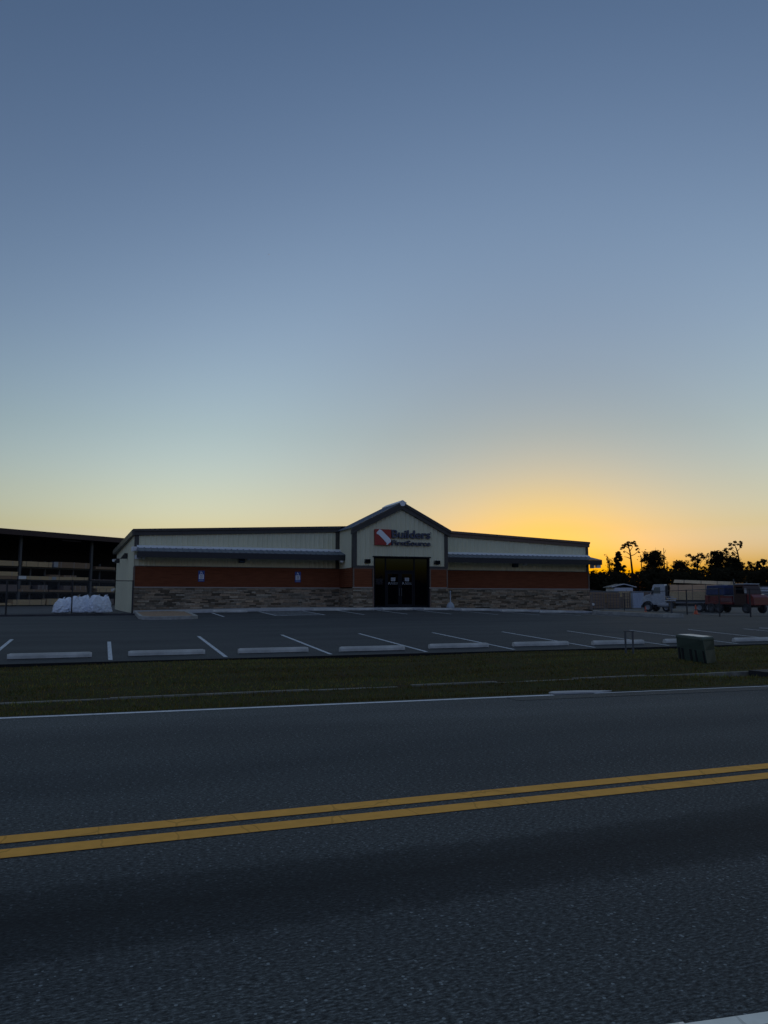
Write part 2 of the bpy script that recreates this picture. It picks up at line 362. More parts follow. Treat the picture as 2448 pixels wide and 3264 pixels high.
# grass blades over the verge (nobody could count them)
gb = MB(); rnd = random.Random(11); vs = []; fs = []; cs = []
for _ in range(85000):
    y = 9.85+9.3*rnd.random()**1.1; x = rnd.uniform(-.12*y-3.0, y*1.08+3.5)
    u = y-edge(x)
    if u < .12 or 12.0 < y < 12.17: continue
    z = H(x, y)-.004; hh = rnd.uniform(.02, .055)*(1.5 if rnd.random() < .06 else 1); 
    if u < .5 or 11.7 < y < 12.0: hh *= 1.4
    if y > 18.9: hh *= .9
    a = rnd.uniform(0, 6.283); wd = rnd.uniform(.004, .009); lx_, ly_ = math.cos(a)*wd, math.sin(a)*wd
    tx, ty = rnd.gauss(0, .02), rnd.gauss(0, .02); k = len(vs)
    vs += [(x-lx_, y-ly_, z), (x+lx_, y+ly_, z), (x+tx, y+ty, z+hh)]; fs.append((k, k+1, k+2))
    p = .5+.5*math.sin(x*.45+2.2*math.sin(y*1.1)+1.3)*math.sin(y*2.3+.8*math.sin(x*.31))
    bnd = .72+.5*sm((p-.25)/.6)
    if u < 1.9: bnd *= .8
    if rnd.random() < .22+.4*(1-p): v = rnd.uniform(.7, 1.2)*bnd; cs.append((1.55*v, 1.12*v, .75*v))
    else: v = rnd.uniform(.6, 1.35)*bnd; cs.append((.95*v, 1.02*v, .6*v))
gb.v, gb.f, gb.c = vs, fs, cs
tag(gb.build('grass', mat('grass_blade', (.135, .128, .055), .95, spec=.05, attr=True, var=.2)), 'short dark green grass growing on the roadside verge', 'grass', kind='stuff')

# ---------------------------------------------------------------- the store
KS = 1.18
def Q(x, y, z): return Vector((x*KS, y*KS, HC+(z-HC)*KS))
BL = Q(14.66, 40, .6); BI = invm(BL)
bld = thing('store_building', 'long low beige metal store with gabled glass entrance, red-brown siding band and stone base', 'building', BL)
def part(b, name, m, parent=None, smooth=False, bev=0):
    b.v = [Q(*p) for p in b.v]
    return b.build(name, m, parent or bld, BI, smooth, bev)
XL, XR, YF = 1.4, 27.85, 40.
EX0, EX1, YE = 12.0, 17.32, 37.64
def roofz(x): return 4.73+(5.22-4.73)*(1-abs(x-14.62)/13.22)*1.18
def ribbed(b, x0, x1, y, zb, zt, pitch=.255, d=.028, side=None):
    # vertical rib profile swept along x (or along y when side = x)
    f = zt if callable(zt) else (lambda x: zt); prof = []; x = x0
    while x < x1-1e-6:
        for dx, o in ((0, 0), (.55, 0), (.68, 1), (.87, 1)):
            xx = x+dx*pitch
            if xx < x1: prof.append((xx, o*d))
        x += pitch
    prof.append((x1, 0)); k = len(b.v)
    for xx, o in prof:
        if side is None: b.v += [(xx, y-o, zb), (xx, y-o, f(xx))]
        else: b.v += [(side(xx)-o, xx, zb), (side(xx)-o, xx, f(xx))]
    for i in range(len(prof)-1):
        q = (k+2*i, k+2*i+2, k+2*i+3, k+2*i+1); b.f.append(q if side is None else q[::-1]); b.c.append(None)
    return b
def lap(b, x0, x1, y, z0, z1, e=.115, d=.018):
    n = round((z1-z0)/e); e = (z1-z0)/n
    for i in range(n):
        z = z0+i*e; b.quad((x0, y-d, z), (x1, y-d, z), (x1, y-.002, z+e), (x0, y-.002, z+e)); b.quad((x0, y, z), (x1, y, z), (x1, y-d, z), (x0, y-d, z))
def stones(b, x0, x1, y, z0, z1, rnd, side=False):
    z = z0
    while z < z1-.02:
        hh = rnd.choice((.055, .07, .085, .1)); hh = min(hh, z1-z)
        if z1-(z+hh) < .04: hh = z1-z
        x = x0-rnd.uniform(0, .3)
        while x < x1:
            ln = rnd.uniform(.16, .62); a, c = max(x, x0), min(x+ln, x1)
            if c-a > .02:
                d = rnd.uniform(.01, .055); v = rnd.choice((.40, .62, .8, .9, 1.0, 1.12, 1.3))*rnd.uniform(.85, 1.1); g = rnd.uniform(-.08, .1)
                b.cur = (v*(1+g), v, v*(1-g*.8))
                if side: b.box(y-.02-d, y, a+.004, c-.004, z+.003, z+hh-.003)
                else: b.box(a+.004, c-.004, y-.02-d, y, z+.003, z+hh-.003)
            x += ln
        z += hh
    b.cur = None
ZS, ZW = 1.86, 2.89
rnd = random.Random(7)
# wing fronts
for (x0, x1) in ((XL, EX0), (EX1, XR)):
    part(ribbed(MB(), x0+.02, x1, YF, ZW, lambda x: roofz(x)-.1), 'wall', M['beige'])
    b = MB(); lap(b, x0+.03, x1, YF-.02, ZS+.03, ZW); part(b, 'wood_band', M['wood'])
    b = MB(); stones(b, x0+.0, x1, YF-.02, .45, ZS-.03, rnd); part(b, 'stone_base', M['stone'])
    b = MB(); b.box(x0+.02, x1, YF-.018, YF+.05, .3, ZS); part(b, 'stone_backing', M['mortar'])
    b = MB(); b.box(x0-.02, x1, YF-.11, YF, ZS-.03, ZS+.03); part(b, 'sill', M['sill'])
    b = MB(); b.box(x0, x1, YF-.032, YF, ZW, ZW+.035); part(b, 'drip_trim', M['trim'])
    # fascia following the low roof slope
    b = MB(); zt = roofz; xa, xb = (x0-.1, x1) if x0 < 5 else (x0, x1+.06)
    b.hexa([(xa, YF-.12, zt(xa)-.31), (xb, YF-.12, zt(xb)-.31), (xb, YF-.0, zt(xb)-.31), (xa, YF-.0, zt(xa)-.31)], [(xa, YF-.12, zt(xa)-.12), (xb, YF-.12, zt(xb)-.12), (xb, YF, zt(xb)-.12), (xa, YF, zt(xa)-.12)])
    b.hexa([(xa, YF-.19, zt(xa)-.12), (xb, YF-.19, zt(xb)-.12), (xb, YF, zt(xb)-.12), (xa, YF, zt(xa)-.12)], [(xa, YF-.19, zt(xa)), (xb, YF-.19, zt(xb)), (xb, YF, zt(xb)), (xa, YF, zt(xa))])
    part(b, 'fascia', M['brownt'] if x0 > 5 else M['trim'])
for q in ((XL-.02, XL+.2, YF-.04, YF+.02, 3.7, 4.55), (XR-.16, XR+.02, YF-.04, YF+.02, 2.9, 4.5), (EX0-.24, EX0, YF-.045, YF+.02, 2.9, 4.95), (EX1, EX1+.1, YF-.04, YF, 2.9, 4.95)): part(MB().box(*q), 'corner_trim', M['trim'])
for q in ((XL-.03, XL+.06, YF-.07, YF+.03, .3, 2.88), (XR-.06, XR+.03, YF-.07, YF+.03, .3, 2.88)): part(MB().box(*q), 'corner_board', M['brownt'])
# end walls, back, roof
XB = .87
sidef = lambda y: XL+(XB-XL)*(y-40)/18
part(ribbed(MB(), 40.03, 58, 0, .2, 4.66, side=sidef), 'wall', M['beige'])
b = MB(); b.quad((XR, 40, .2), (XR, 58, .2), (XR, 58, 4.7), (XR, 40, 4.7)); b.quad((XR, 58, .2), (XB, 58, .2), (XB, 58, 4.7), (14.62, 58, roofz(14.62)), (XR, 58, 4.7)); part(b, 'wall', M['beige'])
b = MB()
for xa, xb in ((XL-.1, 14.62), (14.62, XR+.1)):
    xa2 = XB-.25 if xa < 5 else xa
    b.hexa([(xa, 39.85, roofz(xa)-.05), (xb, 39.85, roofz(xb)-.05), (xb, 58.3, roofz(xb)-.05), (xa2, 58.3, roofz(xa)-.05)], [(xa, 39.85, roofz(xa)+.012), (xb, 39.85, roofz(xb)+.012), (xb, 58.3, roofz(xb)+.012), (xa2, 58.3, roofz(xa)+.012)])
part(b, 'roof', M['darkroof'])
b = MB(); b.hexa([(XL-.14, 39.8, 4.42), (XL-.02, 39.8, 4.42), (XB-.02, 58.3, 4.42), (XB-.3, 58.3, 4.42)], [(XL-.14, 39.8, 4.7), (XL-.02, 39.8, 4.7), (XB-.02, 58.3, 4.7), (XB-.3, 58.3, 4.7)]); part(b, 'gutter', M['trim'])
b = MB(); b.tube((XL-.1, 39.95, 3.62), (XL-.1, 39.95, 3.86), .05, n=8); part(b, 'downspout', M['glv2'])
# entrance block
PK = 14.66; ZE, ZP = 4.98, 6.34
def gz(x): return ZE+(ZP-ZE)*(1-abs(x-PK)/(EX1-EX0)*2)
OX0, OX1, OZ = 13.13, 16.26, 3.45
def cladfront(x0, x1, zb, zt): return ribbed(MB(), x0, x1, YE, zb, zt)
for (a, c, zb, zt) in ((EX0+.18, OX0, ZW+.1, lambda x: gz(x)-.28), (OX0, PK, OZ, lambda x: gz(x)-.28), (PK, OX1, OZ, lambda x: gz(x)-.28), (OX1, EX1-.16, ZW+.1, lambda x: gz(x)-.28)):
    part(cladfront(a, c, zb, zt), 'wall', M['beige'])
part(ribbed(MB(), YE+.02, YF, 0, ZW, ZE-.02, side=lambda y: EX0), 'wall', M['beige'])
b = MB(); b.quad((EX1, YE, .3), (EX1, YF, .3), (EX1, YF, ZE), (EX1, YE, ZE)); part(b, 'wall', M['beige'])
for q in ((EX0-.02, EX0+.2, YE-.05, YE+.2, ZW, gz(EX0+.1)-.2), (EX1-.18, EX1+.02, YE-.05, YE+.2, ZW, gz(EX1-.1)-.2), (EX0+.2, OX0, YE-.045, YE, ZW, ZW+.11), (OX1, EX1-.18, YE-.045, YE, ZW, ZW+.11)): part(MB().box(*q), 'corner_trim', M['trim'])
for a, c in ((EX0, OX0), (OX1, EX1)):
    b = MB(); lap(b, a+.06, c-.1 if a < 14 else c-.06, YE-.02, ZS+.03, ZW-.06, .13, .022); part(b, 'wood_band', M['wood'])
    b = MB(); b.box(a, c, YE-.03, YE+.02, ZW-.06, ZW); b.box(a-.0, a+.07, YE-.05, YE+.02, ZS, ZW-.06); b.box(c-.07, c, YE-.05, YE+.02, ZS if a > 14 else .5, ZW-.06)
    if a > 14: b.box(OX1, OX1+.075, YE-.055, YE+.02, .5, ZS)
    part(b, 'trim_board', M['brownt'])
    b = MB(); stones(b, a+.0 if a < 14 else a+.08, c-.08 if a < 14 else c, YE-.02, .5, ZS-.03, rnd); part(b, 'stone_base', M['stone'])
    b = MB(); b.box(a+.02, c-.02, YE-.018, YE+.1, .3, ZS); part(b, 'stone_backing', M['mortar'])
    b = MB(); b.box(a-.03, c-.08, YE-.11, YE, ZS-.03, ZS+.03); part(b, 'sill', M['sill'])
b = MB()                                                       # left cheek of the entrance: lap band and stone
n = 9; e = (ZW-ZS-.03)/n
for i in range(n):
    z = ZS+.03+i*e; b.quad((EX0-.02, YF-.02, z), (EX0-.02, YE, z), (EX0, YE, z+e), (EX0, YF-.02, z+e))
part(b, 'wood_band', M['wood'])
b = MB(); stones(b, YE-.02, YF-.03, EX0, .5, ZS-.03, rnd, side=True); part(b, 'stone_base', M['stone'])
# gable fascia, roof, ridge cap
b = MB(); ov = .13
for sgn in (-1, 1):
    xe = PK+sgn*((EX1-EX0)/2+ov); ze = gz(xe)
    b.hexa([(xe, YE-.16, ze-.33), (PK, YE-.16, ZP-.36), (PK, YE-.02, ZP-.36), (xe, YE-.02, ze-.33)], [(xe, YE-.16, ze-.02), (PK, YE-.16, ZP-.02), (PK, YE-.02, ZP-.02), (xe, YE-.02, ze-.02)])
    b.hexa([(xe, YE-.21, ze-.12), (PK, YE-.21, ZP-.13), (PK, YE-.165, ZP-.13), (xe, YE-.165, ze-.12)], [(xe, YE-.21, ze+.0), (PK, YE-.21, ZP+.0), (PK, YE-.165, ZP), (xe, YE-.165, ze)])
part(b, 'gable_fascia', M['trim'])
b = MB(); YR = 40.0
for sgn in (-1, 1):
    xe = PK+sgn*((EX1-EX0)/2+ov+.02); ze = gz(xe)
    b.hexa([(xe, YE-.23, ze+.005), (PK, YE-.23, ZP+.005), (PK, YR, ZP+.005), (xe, YR, ze+.005)], [(xe, YE-.23, ze+.03), (PK, YE-.23, ZP+.03), (PK, YR, ZP+.03), (xe, YR, ze+.03)])
    y = YE-.05
    while y < YR:
        b.hexa([(xe, y, ze+.03), (PK, y, ZP+.03), (PK, y+.04, ZP+.03), (xe, y+.04, ze+.03)], [(xe, y+.01, ze+.055), (PK, y+.01, ZP+.055), (PK, y+.03, ZP+.055), (xe, y+.03, ze+.055)]); y += .3
part(b, 'gable_roof', M['galv'])
b = MB()
for sgn in (-1, 1):
    x = PK+sgn*.22; z = ZP-.22*(ZP-ZE)/((EX1-EX0)/2)
    b.hexa([(x, YE-.25, z+.06), (PK, YE-.25, ZP+.06), (PK, YR, ZP+.06), (x, YR, z+.06)], [(x, YE-.25, z+.1), (PK, YE-.25, ZP+.12), (PK, YR, ZP+.12), (x, YR, z+.1)])
b.prism([(PK-.09, YE-.255, ZP-.20), (PK+.09, YE-.255, ZP-.20), (PK+.17, YE-.255, ZP-.04), (PK, YE-.255, ZP+.055), (PK-.17, YE-.255, ZP-.04)], (0, .03, 0))
part(b, 'ridge_cap', M['glv2'])
# awnings
def awning(x0, x1, hip):
    b = MB(); yo, yi = YF-1.15, YF-.03; zo, zi = 3.60, 3.86; x = x0; xe = x1+hip
    b.hexa([(x0, yo, zo-.02), (xe, yo, zo-.02), (x1, yi, zi-.02), (x0, yi, zi-.02)], [(x0, yo, zo), (xe, yo, zo), (x1, yi, zi), (x0, yi, zi)])
    while x < x1-.1:
        b.hexa([(x, yo-.015, zo), (x+.09, yo-.015, zo), (x+.09, yi, zi), (x, yi, zi)], [(x+.025, yo-.015, zo+.03), (x+.065, yo-.015, zo+.03), (x+.065, yi, zi+.03), (x+.025, yi, zi+.03)]); x += .305
    aw = part(b, 'awning', M['galv'])
    b = MB(); b.hexa([(x0, YF-.30, 3.80), (x1, YF-.30, 3.80), (x1, YF-.032, 3.84), (x0, YF-.032, 3.84)], [(x0, YF-.30, 3.855), (x1, YF-.30, 3.855), (x1, YF-.032, 3.95), (x0, YF-.032, 3.95)]); part(b, 'flashing', M['glv2'], aw)
    b = MB(); b.box(x0, xe, yo, yo+.04, zo-.30, zo-.022); b.hexa([(x0, yo+.04, zo-.3), (xe, yo+.04, zo-.3), (xe, YF-.04, zo-.12), (x0, YF-.04, zo-.12)], [(x0, yo+.04, zo-.26), (xe, yo+.04, zo-.26), (xe, YF-.04, zo-.08), (x0, YF-.04, zo-.08)])
    for xx in (x0, xe-.04): b.box(xx, xx+.04, yo+.04, YF-.04, zo-.3, zo-.03)
    part(b, 'awning_fascia', M['black'], aw)
    return aw
awning(XL+.1, EX0-.01, 0); awning(EX1+.02, XR-.05, .25)
b = MB(); b.box(27.55, 27.62, YF-1.0, YF-.6, 3.1, 3.35); b.box(27.75, 28.0, YF-1.08, YF-.85, 3.12, 3.34); part(b, 'security_camera', M['white'])
# wall lights and cameras
def light(x, y, z, wd=.31, hh=.2):
    b = MB(); b.hexa([(x, y-.12, z), (x+wd, y-.12, z), (x+wd, y, z), (x, y, z)], [(x+.02, y-.2, z+hh), (x+wd-.02, y-.2, z+hh), (x+wd-.02, y, z+hh), (x+.02, y, z+hh)])
    o = part(b, 'wall_light', M['black']); b = MB(); b.quad((x+.04, y-.135, z+.02), (x+wd-.04, y-.135, z+.02), (x+wd-.04, y-.19, z+hh-.03), (x+.04, y-.19, z+hh-.03)); part(b, 'lens', M['glassd'], o)
light(12.6, YE-.03, 3.12); light(16.52, YE-.03, 3.11); light(6.53, YF-.03, 3.14, .33, .27); light(22.56, YF-.03, 3.13, .36, .28)
for yy, zz in ((44.9, 3.5), (53.5, 3.62)):
    b = MB(); xw = sidef(yy); b.hexa([(xw-.05, yy, zz), (xw-.42, yy, zz), (xw-.42, yy+.35, zz), (xw-.05, yy+.35, zz)][::-1], [(xw-.03, yy, zz+.3), (xw-.2, yy, zz+.3), (xw-.2, yy+.35, zz+.3), (xw-.03, yy+.35, zz+.3)][::-1]); part(b, 'wall_light', M['black'])
for zz in (3.98, 1.9):
    b = MB(); b.tube((.78, 57.9, zz), (.62, 57.6, zz-.02), .1, n=10); part(b, 'security_camera', M['white'])
def camr(x, y, z, wd, hh):
    b = MB(); b.box(x, x+wd, y-.3, y, z, z+hh); b.box(x+wd*.35, x+wd*.65, y-.17, y-.1, z+hh, z+hh+.13); part(b, 'security_camera', M['white'], bev=.012)
camr(1.41, YF-.1, 3.24, .29, .2); camr(1.76, YF-.1, 3.24, .15, .19); camr(6.95, YF-.1, 3.28, .17, .19); camr(11.72, YF-.8, 3.2, .16, .2); camr(23.2, YF-.1, 3.24, .18, .22)
b = MB(); b.box(1.3, 1.5, YF-.5, YF-.2, 3.62, 3.84); part(b, 'flood_light', M['white'], bev=.02)
# storefront
YG = YE+.08
b = MB(); b.box(OX0-.07, OX1+.07, YE-.075, YE-.03, OZ-.01, OZ+.05); b.box(OX0, OX0+.06, YE-.05, YE+.14, .7, OZ-.01); b.box(OX1-.06, OX1, YE-.05, YE+.14, .7, OZ-.01)
M1, M2 = 13.81, 15.42
b.box(OX0+.06, OX1-.06, YG-.03, YG+.06, OZ-.07, OZ-.01)
for x in (M1, M2): b.box(x-.03, x+.03, YG-.03, YG+.06, .7, OZ-.07)
b.box(M1+.03, M2-.03, YG-.03, YG+.06, 2.70, 2.77); b.box(OX0+.06, M1-.03, YG-.03, YG+.06, .7, .92); b.box(M2+.03, OX1-.06, YG-.03, YG+.06, .7, .92)
front = part(b, 'storefront_frame', M['bronze'])
for a, c, z0, z1 in ((OX0+.06, M1-.03, .92, OZ-.07), (M1+.03, M2-.03, 2.77, OZ-.07), (M2+.03, OX1-.06, .92, OZ-.07)):
    b = MB(); b.box(a, c, YG, YG+.02, z0, z1); part(b, 'glass_pane', M['glassd'], front)
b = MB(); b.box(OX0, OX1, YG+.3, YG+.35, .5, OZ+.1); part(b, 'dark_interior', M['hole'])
def textmesh(txt, size_w, size_h, x, z, y, dep, m, name, parent, bold=.012, scl=True, fix=None):
    cu = bpy.data.curves.new(name, 'FONT'); cu.body = txt; cu.size = 1; cu.extrude = dep/2; cu.offset = bold; cu.fill_mode = 'BOTH'; cu.resolution_u = 3
    o = bpy.data.objects.new(name, cu); COL.objects.link(o); bpy.context.view_layer.update()
    me = bpy.data.meshes.new_from_object(o.evaluated_get(bpy.context.evaluated_depsgraph_get())); bpy.data.objects.remove(o)
    X = [v.co.x for v in me.vertices]; Yv = [v.co.y for v in me.vertices]; x0, x1, y0, y1 = min(X), max(X), min(Yv), max(Yv)
    for v in me.vertices:
        v.co = Q(x+(v.co.x-x0)/(x1-x0)*size_w, y-(v.co.z+dep/2), z+(v.co.y-y0)/(y1-y0)*size_h)
        if fix: v.co = fix @ v.co
    me.materials.clear(); me.materials.append(m); o = bpy.data.objects.new(name, me); COL.objects.link(o)
    if parent: o.parent = parent
    return o
for i, (a, c) in enumerate(((M1+.035, 14.61), (14.62, M2-.035))):
    b = MB(); b.box(a, a+.1, YG-.02, YG+.03, .74, 2.69); b.box(c-.1, c, YG-.02, YG+.03, .74, 2.69); b.box(a+.1, c-.1, YG-.02, YG+.03, .74, 1.0); b.box(a+.1, c-.1, YG-.02, YG+.03, 2.58, 2.69)
    d = part(b, 'door', M['bronze'], front)
    b = MB(); b.box(a+.1, c-.1, YG, YG+.012, 1.0, 2.58); part(b, 'door_glass', M['glassd'], d)
    b = MB(); hx = c-.06 if i == 0 else a+.06; b.tube((hx, YG-.08, 1.45), (hx, YG-.08, 1.85), .014, n=8); b.tube((hx, YG-.08, 1.47), (hx, YG-.01, 1.47), .01, n=6); b.tube((hx, YG-.08, 1.83), (hx, YG-.01, 1.83), .01, n=6); part(b, 'handle', M['post'], d)
    xm = a+.27+.0*i; b = MB(); b.box(xm, xm+.24, YG-.006, YG-.002, 2.21, 2.39); nt_ = part(b, 'paper_notice', M['paper'], d)
    b = MB()
    for k in range(5): b.box(xm+.03, xm+.2-.02*(k % 2), YG-.0085, YG-.0065, 2.35-k*.028, 2.358-k*.028)
    part(b, 'print', M['ink'], nt_)
    b = MB(); x0 = a+.12
    b.prism([(x0, YG-.006, 2.03), (x0+.03, YG-.006, 2.16), (x0+.055, YG-.006, 2.16), (x0+.15, YG-.006, 2.03), (x0+.12, YG-.006, 2.03), (x0+.04, YG-.006, 2.12), (x0+.03, YG-.006, 2.03)], (0, .004, 0)); dec = part(b, 'logo_decal', M['paper'], d)
    for (s_, zz, sh) in (('Builders', 2.095, .055), ('FirstSource', 2.035, .045)):
        textmesh(s_, .36, sh, x0+.17, zz, YG-.003, .003, M['paper'], 'decal_lettering', dec, .004, fix=BI)
b = MB()
for k in range(5): b.box(13.27+.015*(k % 2), 13.68-.02*(k % 3), YG-.006, YG-.002, 2.30-k*.062, 2.312-k*.062)
part(b, 'hours_decal', M['ink'], front)
# sign
SL = Q(14.7, YE, 4.4); SI = invm(SL)
sg = thing('store_sign', 'store sign with red square, diagonal white mark and dark raised letters on the gable', 'sign', SL)
b = MB(); b.box(13.15, 14.03, YE-.17, YE-.03, 4.07, 4.89); b.v = [Q(*p) for p in b.v]; b.build('logo_square', M['red'], sg, SI)
uv = [(.08, .76), (.10, .80), (.27, .99), (.40, .93), (.97, .36), (1.0, .23), (.75, .01), (.70, .02), (.73, .11), (.27, .60), (.17, .67), (.11, .66)]
pl = [(13.15+.88*u, YE-.172, 4.07+.82*v) for u, v in uv]
b = MB(); b.prism(pl, (0, -.025, 0)); b.v = [Q(*p) for p in b.v]; b.build('logo_mark', M['logo'], sg, SI)
textmesh('Builders', 2.2, .43, 14.085, 4.455, YE-.03, .12, M['navy'], 'lettering', sg, .02, fix=SI)
textmesh('FirstSource', 2.2, .27, 14.085, 4.07, YE-.03, .12, M['navy'], 'lettering', sg, .012, fix=SI)
textmesh('\u00ae', .06, .06, 16.3, 4.76, YE-.03, .03, M['navy'], 'registered_mark', sg, 0, fix=SI)
# disabled parking signs
for i, x in enumerate((4.52, 9.53)):
    L0 = Q(x+.15, YF, 2.2); I0 = invm(L0)
    s = thing('parking_sign', ('disabled parking sign on the red-brown band, nearer the left corner of the store', 'disabled parking sign on the red-brown band, nearer the glass entrance')[i], 'sign', L0, group='disabled parking signs on the store wall')
    def sp(b, n, m, par=s): b.v = [Q(*p) for p in b.v]; return b.build(n, m, par, I0)
    y = YF-.05
    pb = sp(MB().box(x, x+.31, y, y+.012, 2.16, 2.71), 'backing_panel', M['blue'])
    sp(MB().box(x+.035, x+.275, y-.004, y-.001, 2.29, 2.52), 'text_panel', M['logo'], s)
    b = MB()
    for k in range(4): b.box(x+.07+.01*(k % 2), x+.24-.012*(k % 2), y-.008, y-.0055, 2.47-k*.05, 2.49-k*.05)
    sp(b, 'print', M['navy'])
    b = MB(); b.lathe((x+.15, y-.004, 2.585), [(.045, 0), (.06, 0), (.06, .003), (.045, .003)], 14, 'y'); b.box(x+.12, x+.145, y-.006, y-.001, 2.6, 2.66); b.box(x+.13, x+.2, y-.006, y-.001, 2.6, 2.618); b.box(x+.185, x+.2, y-.006, y-.001, 2.55, 2.6); b.lathe((x+.133, y-.004, 2.682), [(.0, 0), (.015, 0), (.015, .003)], 8, 'y')
    sp(b, 'wheelchair_symbol', M['logo'])
    b = MB()
    for k in range(4): b.box(x+.05+k*.055, x+.088+k*.055, y-.004, y-.001, 2.2, 2.25)
    sp(b, 'lower_print', M['paper'])

# sidewalk, kerbs, islands
YK = 43.3
b = MB(); xs = frange(1.7, 33.6, 1.45)
for x0, x1 in zip(xs, xs[1:]):
    z0, z1 = lerpt(LK, x0)+.12, lerpt(LK, x1)+.12
    b.hexa([(x0, YK, z0-.4), (x1, YK, z1-.4), (x1, 47.3, z1-.4), (x0, 47.3, z0-.4)], [(x0, YK, z0), (x1-.008, YK, z1), (x1-.008, 47.3, z1+.02), (x0, 47.3, z0+.02)])
struct(b.build('sidewalk', M['concrete']))
def island(name, poly, z, hgt, fillmat, m, inset=.17, fname='mulch'):
    n = len(poly); c = Vector((sum(p[0] for p in poly)/n, sum(p[1] for p in poly)/n))
    b = MB(); out = [Vector(p) for p in poly]; inn = []
    for i in range(n):
        a, p, q = out[i-1], out[i], out[(i+1) % n]; d1 = (p-a).normalized(); d2 = (q-p).normalized(); nn = (Vector((-d1.y, d1.x))+Vector((-d2.y, d2.x))).normalized(); inn.append(p+nn*inset)
    zz = lambda p: z(p.x, p.y)
    for i in range(n):
        j = (i+1) % n; o1, o2, i1, i2 = out[i], out[j], inn[i], inn[j]
        b.hexa([(o1.x, o1.y, zz(o1)-.1), (o2.x, o2.y, zz(o2)-.1), (i2.x, i2.y, zz(o2)-.1), (i1.x, i1.y, zz(o1)-.1)], [(o1.x, o1.y, zz(o1)+hgt), (o2.x, o2.y, zz(o2)+hgt), (i2.x, i2.y, zz(o2)+hgt), (i1.x, i1.y, zz(o1)+hgt)])
    k = struct(b.build('kerb', m, bev=.015))
    b = MB(); cz = z(c.x, c.y)+hgt+.03; b.v = [(p.x, p.y, zz(p)+hgt-.03) for p in inn]+[(c.x, c.y, cz)]+[tuple((p*.5+c*.5))+(cz-.01,) for p in inn]
    for i in range(n):
        j = (i+1) % n; b.f += [(i, j, n+1+j, n+1+i), (n+1+i, n+1+j, n)]; b.c += [None]*2
    return b.build(fname, fillmat)
fl = island('kerb', [(2.0, 36.75), (2.3, 36.55), (3.9, 36.55), (4.2, 36.8), (4.25, 42.0), (3.6, 43.28), (1.62, 43.28), (1.62, 37.6), (1.75, 37.1)], lotz, .16, M['mulch'], M['conc2'])
tag(fl, 'brown mulch bed inside the kerbed island at the left corner of the store', 'mulch', kind='stuff')
rz_ = lambda x, y: H(x, y)
fr = island('kerb', [(29.3, 35.2), (31.1, 35.6), (33.9, 46), (34.2, 52), (32.95, 52), (32.95, 43.6), (30.4, 43.25), (28.9, 41.2)], rz_, .20, mat('island_soil', (.12, .10, .07), .95, var=.3), M['conc2'], .3)
tag(fr, 'bare brown soil inside the long kerbed island right of the store', 'soil', kind='stuff')
b = MB()
for x0, x1 in zip(frange(-30, 1.6, 1), frange(-30, 1.6, 1)[1:]):
    f = lambda x: 42.0+.07*(x if x > -6 else -6)
    b.hexa([(x0, f(x0), .2), (x1, f(x1), .2), (x1, f(x1)+.16, .2), (x0, f(x0)+.16, .2)], [(x0, f(x0), lotz(x0, 42)+.09), (x1, f(x1), lotz(x1, 42)+.09), (x1, f(x1)+.16, lotz(x1, 42)+.09), (x0, f(x0)+.16, lotz(x0, 42)+.09)])
struct(b.build('kerb', mat('dark_kerb', (.05, .05, .055), .9, var=.3)))

# wheel stops
def wheel_stop():
    b = MB(); L = .93; pr = [(-.08, 0), (.08, 0), (.075, .07), (.045, .125), (-.045, .125), (-.075, .07)]
    k = len(pr); b.v = [(-L, y, z) for y, z in pr]+[(-L+.05, y*.9, z*.96) for y, z in pr]; b.v = []
    for xx, s in ((-L, .85), (-L+.06, 1), (L-.06, 1), (L, .85)): b.v += [(xx, y*s, z*s) for y, z in pr]
    for r in range(3): b.f += [(r*k+i, (r+1)*k+i, (r+1)*k+(i+1) % k, r*k+(i+1) % k)[::-1] for i in range(k)]
    b.f += [tuple(range(k)), tuple(range(4*k-1, 3*k-1, -1))]; b.c = [None]*len(b.f)
    for x in (-.55, .55): b.lathe((x, 0, .1255), [(0, .002), (.022, .002)], 8)
    return b.build('wheel_stop', M['stopc'], bev=.008)
ws = wheel_stop(); first = True
ordn = ['first', 'second', 'third', 'fourth', 'fifth', 'sixth', 'seventh', 'eighth', 'ninth', 'tenth', 'eleventh']
rnd = random.Random(5)
for i in range(9):
    x = -1.12+2.7*i; y = 20.2+rnd.uniform(-.1, .12)
    o = ws if first else ws.copy()
    if not first: COL.objects.link(o)
    first = False; o.location = (x+.0, y, lotz(x, y)+.004); o.rotation_euler = (0, 0, rnd.uniform(-.015, .015))
    tag(o, 'pale concrete wheel stop beside the grass verge, %s from the left in the near row' % ordn[i], 'wheel stop', 'concrete wheel stops in the near parking row')
for i, x in enumerate((6.6, 12.2, 14.0, 16.4, 19.0, 21.5, 24.0, 26.4)):
    y = 42.75 if x < 22 else 42.75-(x-22)*.22
    o = ws.copy(); COL.objects.link(o); o.location = (x, y, lotz(x, y)+.004); o.rotation_euler = (0, 0, rnd.uniform(-.02, .02))
    tag(o, 'pale concrete wheel stop along the store sidewalk, %s from the left in the far row' % ordn[i], 'wheel stop', 'concrete wheel stops in the row before the store')

# smokers' receptacle at the entrance
p = Q(17.22, YE-.55, .7); p.z = lerpt(LK, p.x)+.125
b = MB(); b.lathe((0, 0, 0), [(0, 0), (.24, 0), (.25, .04), (.235, .17), (.17, .29), (.07, .36), (.04, .42), (.035, .95), (.05, 1.0), (.05, 1.05), (0, 1.07)], 24)
o = b.build('ash_receptacle', mat('grey_plastic', (.33, .37, .40), .5, var=.05), smooth=True); o.location = p
tag(o, 'pale grey bell-based smokers post standing right of the store doors', 'ash receptacle')

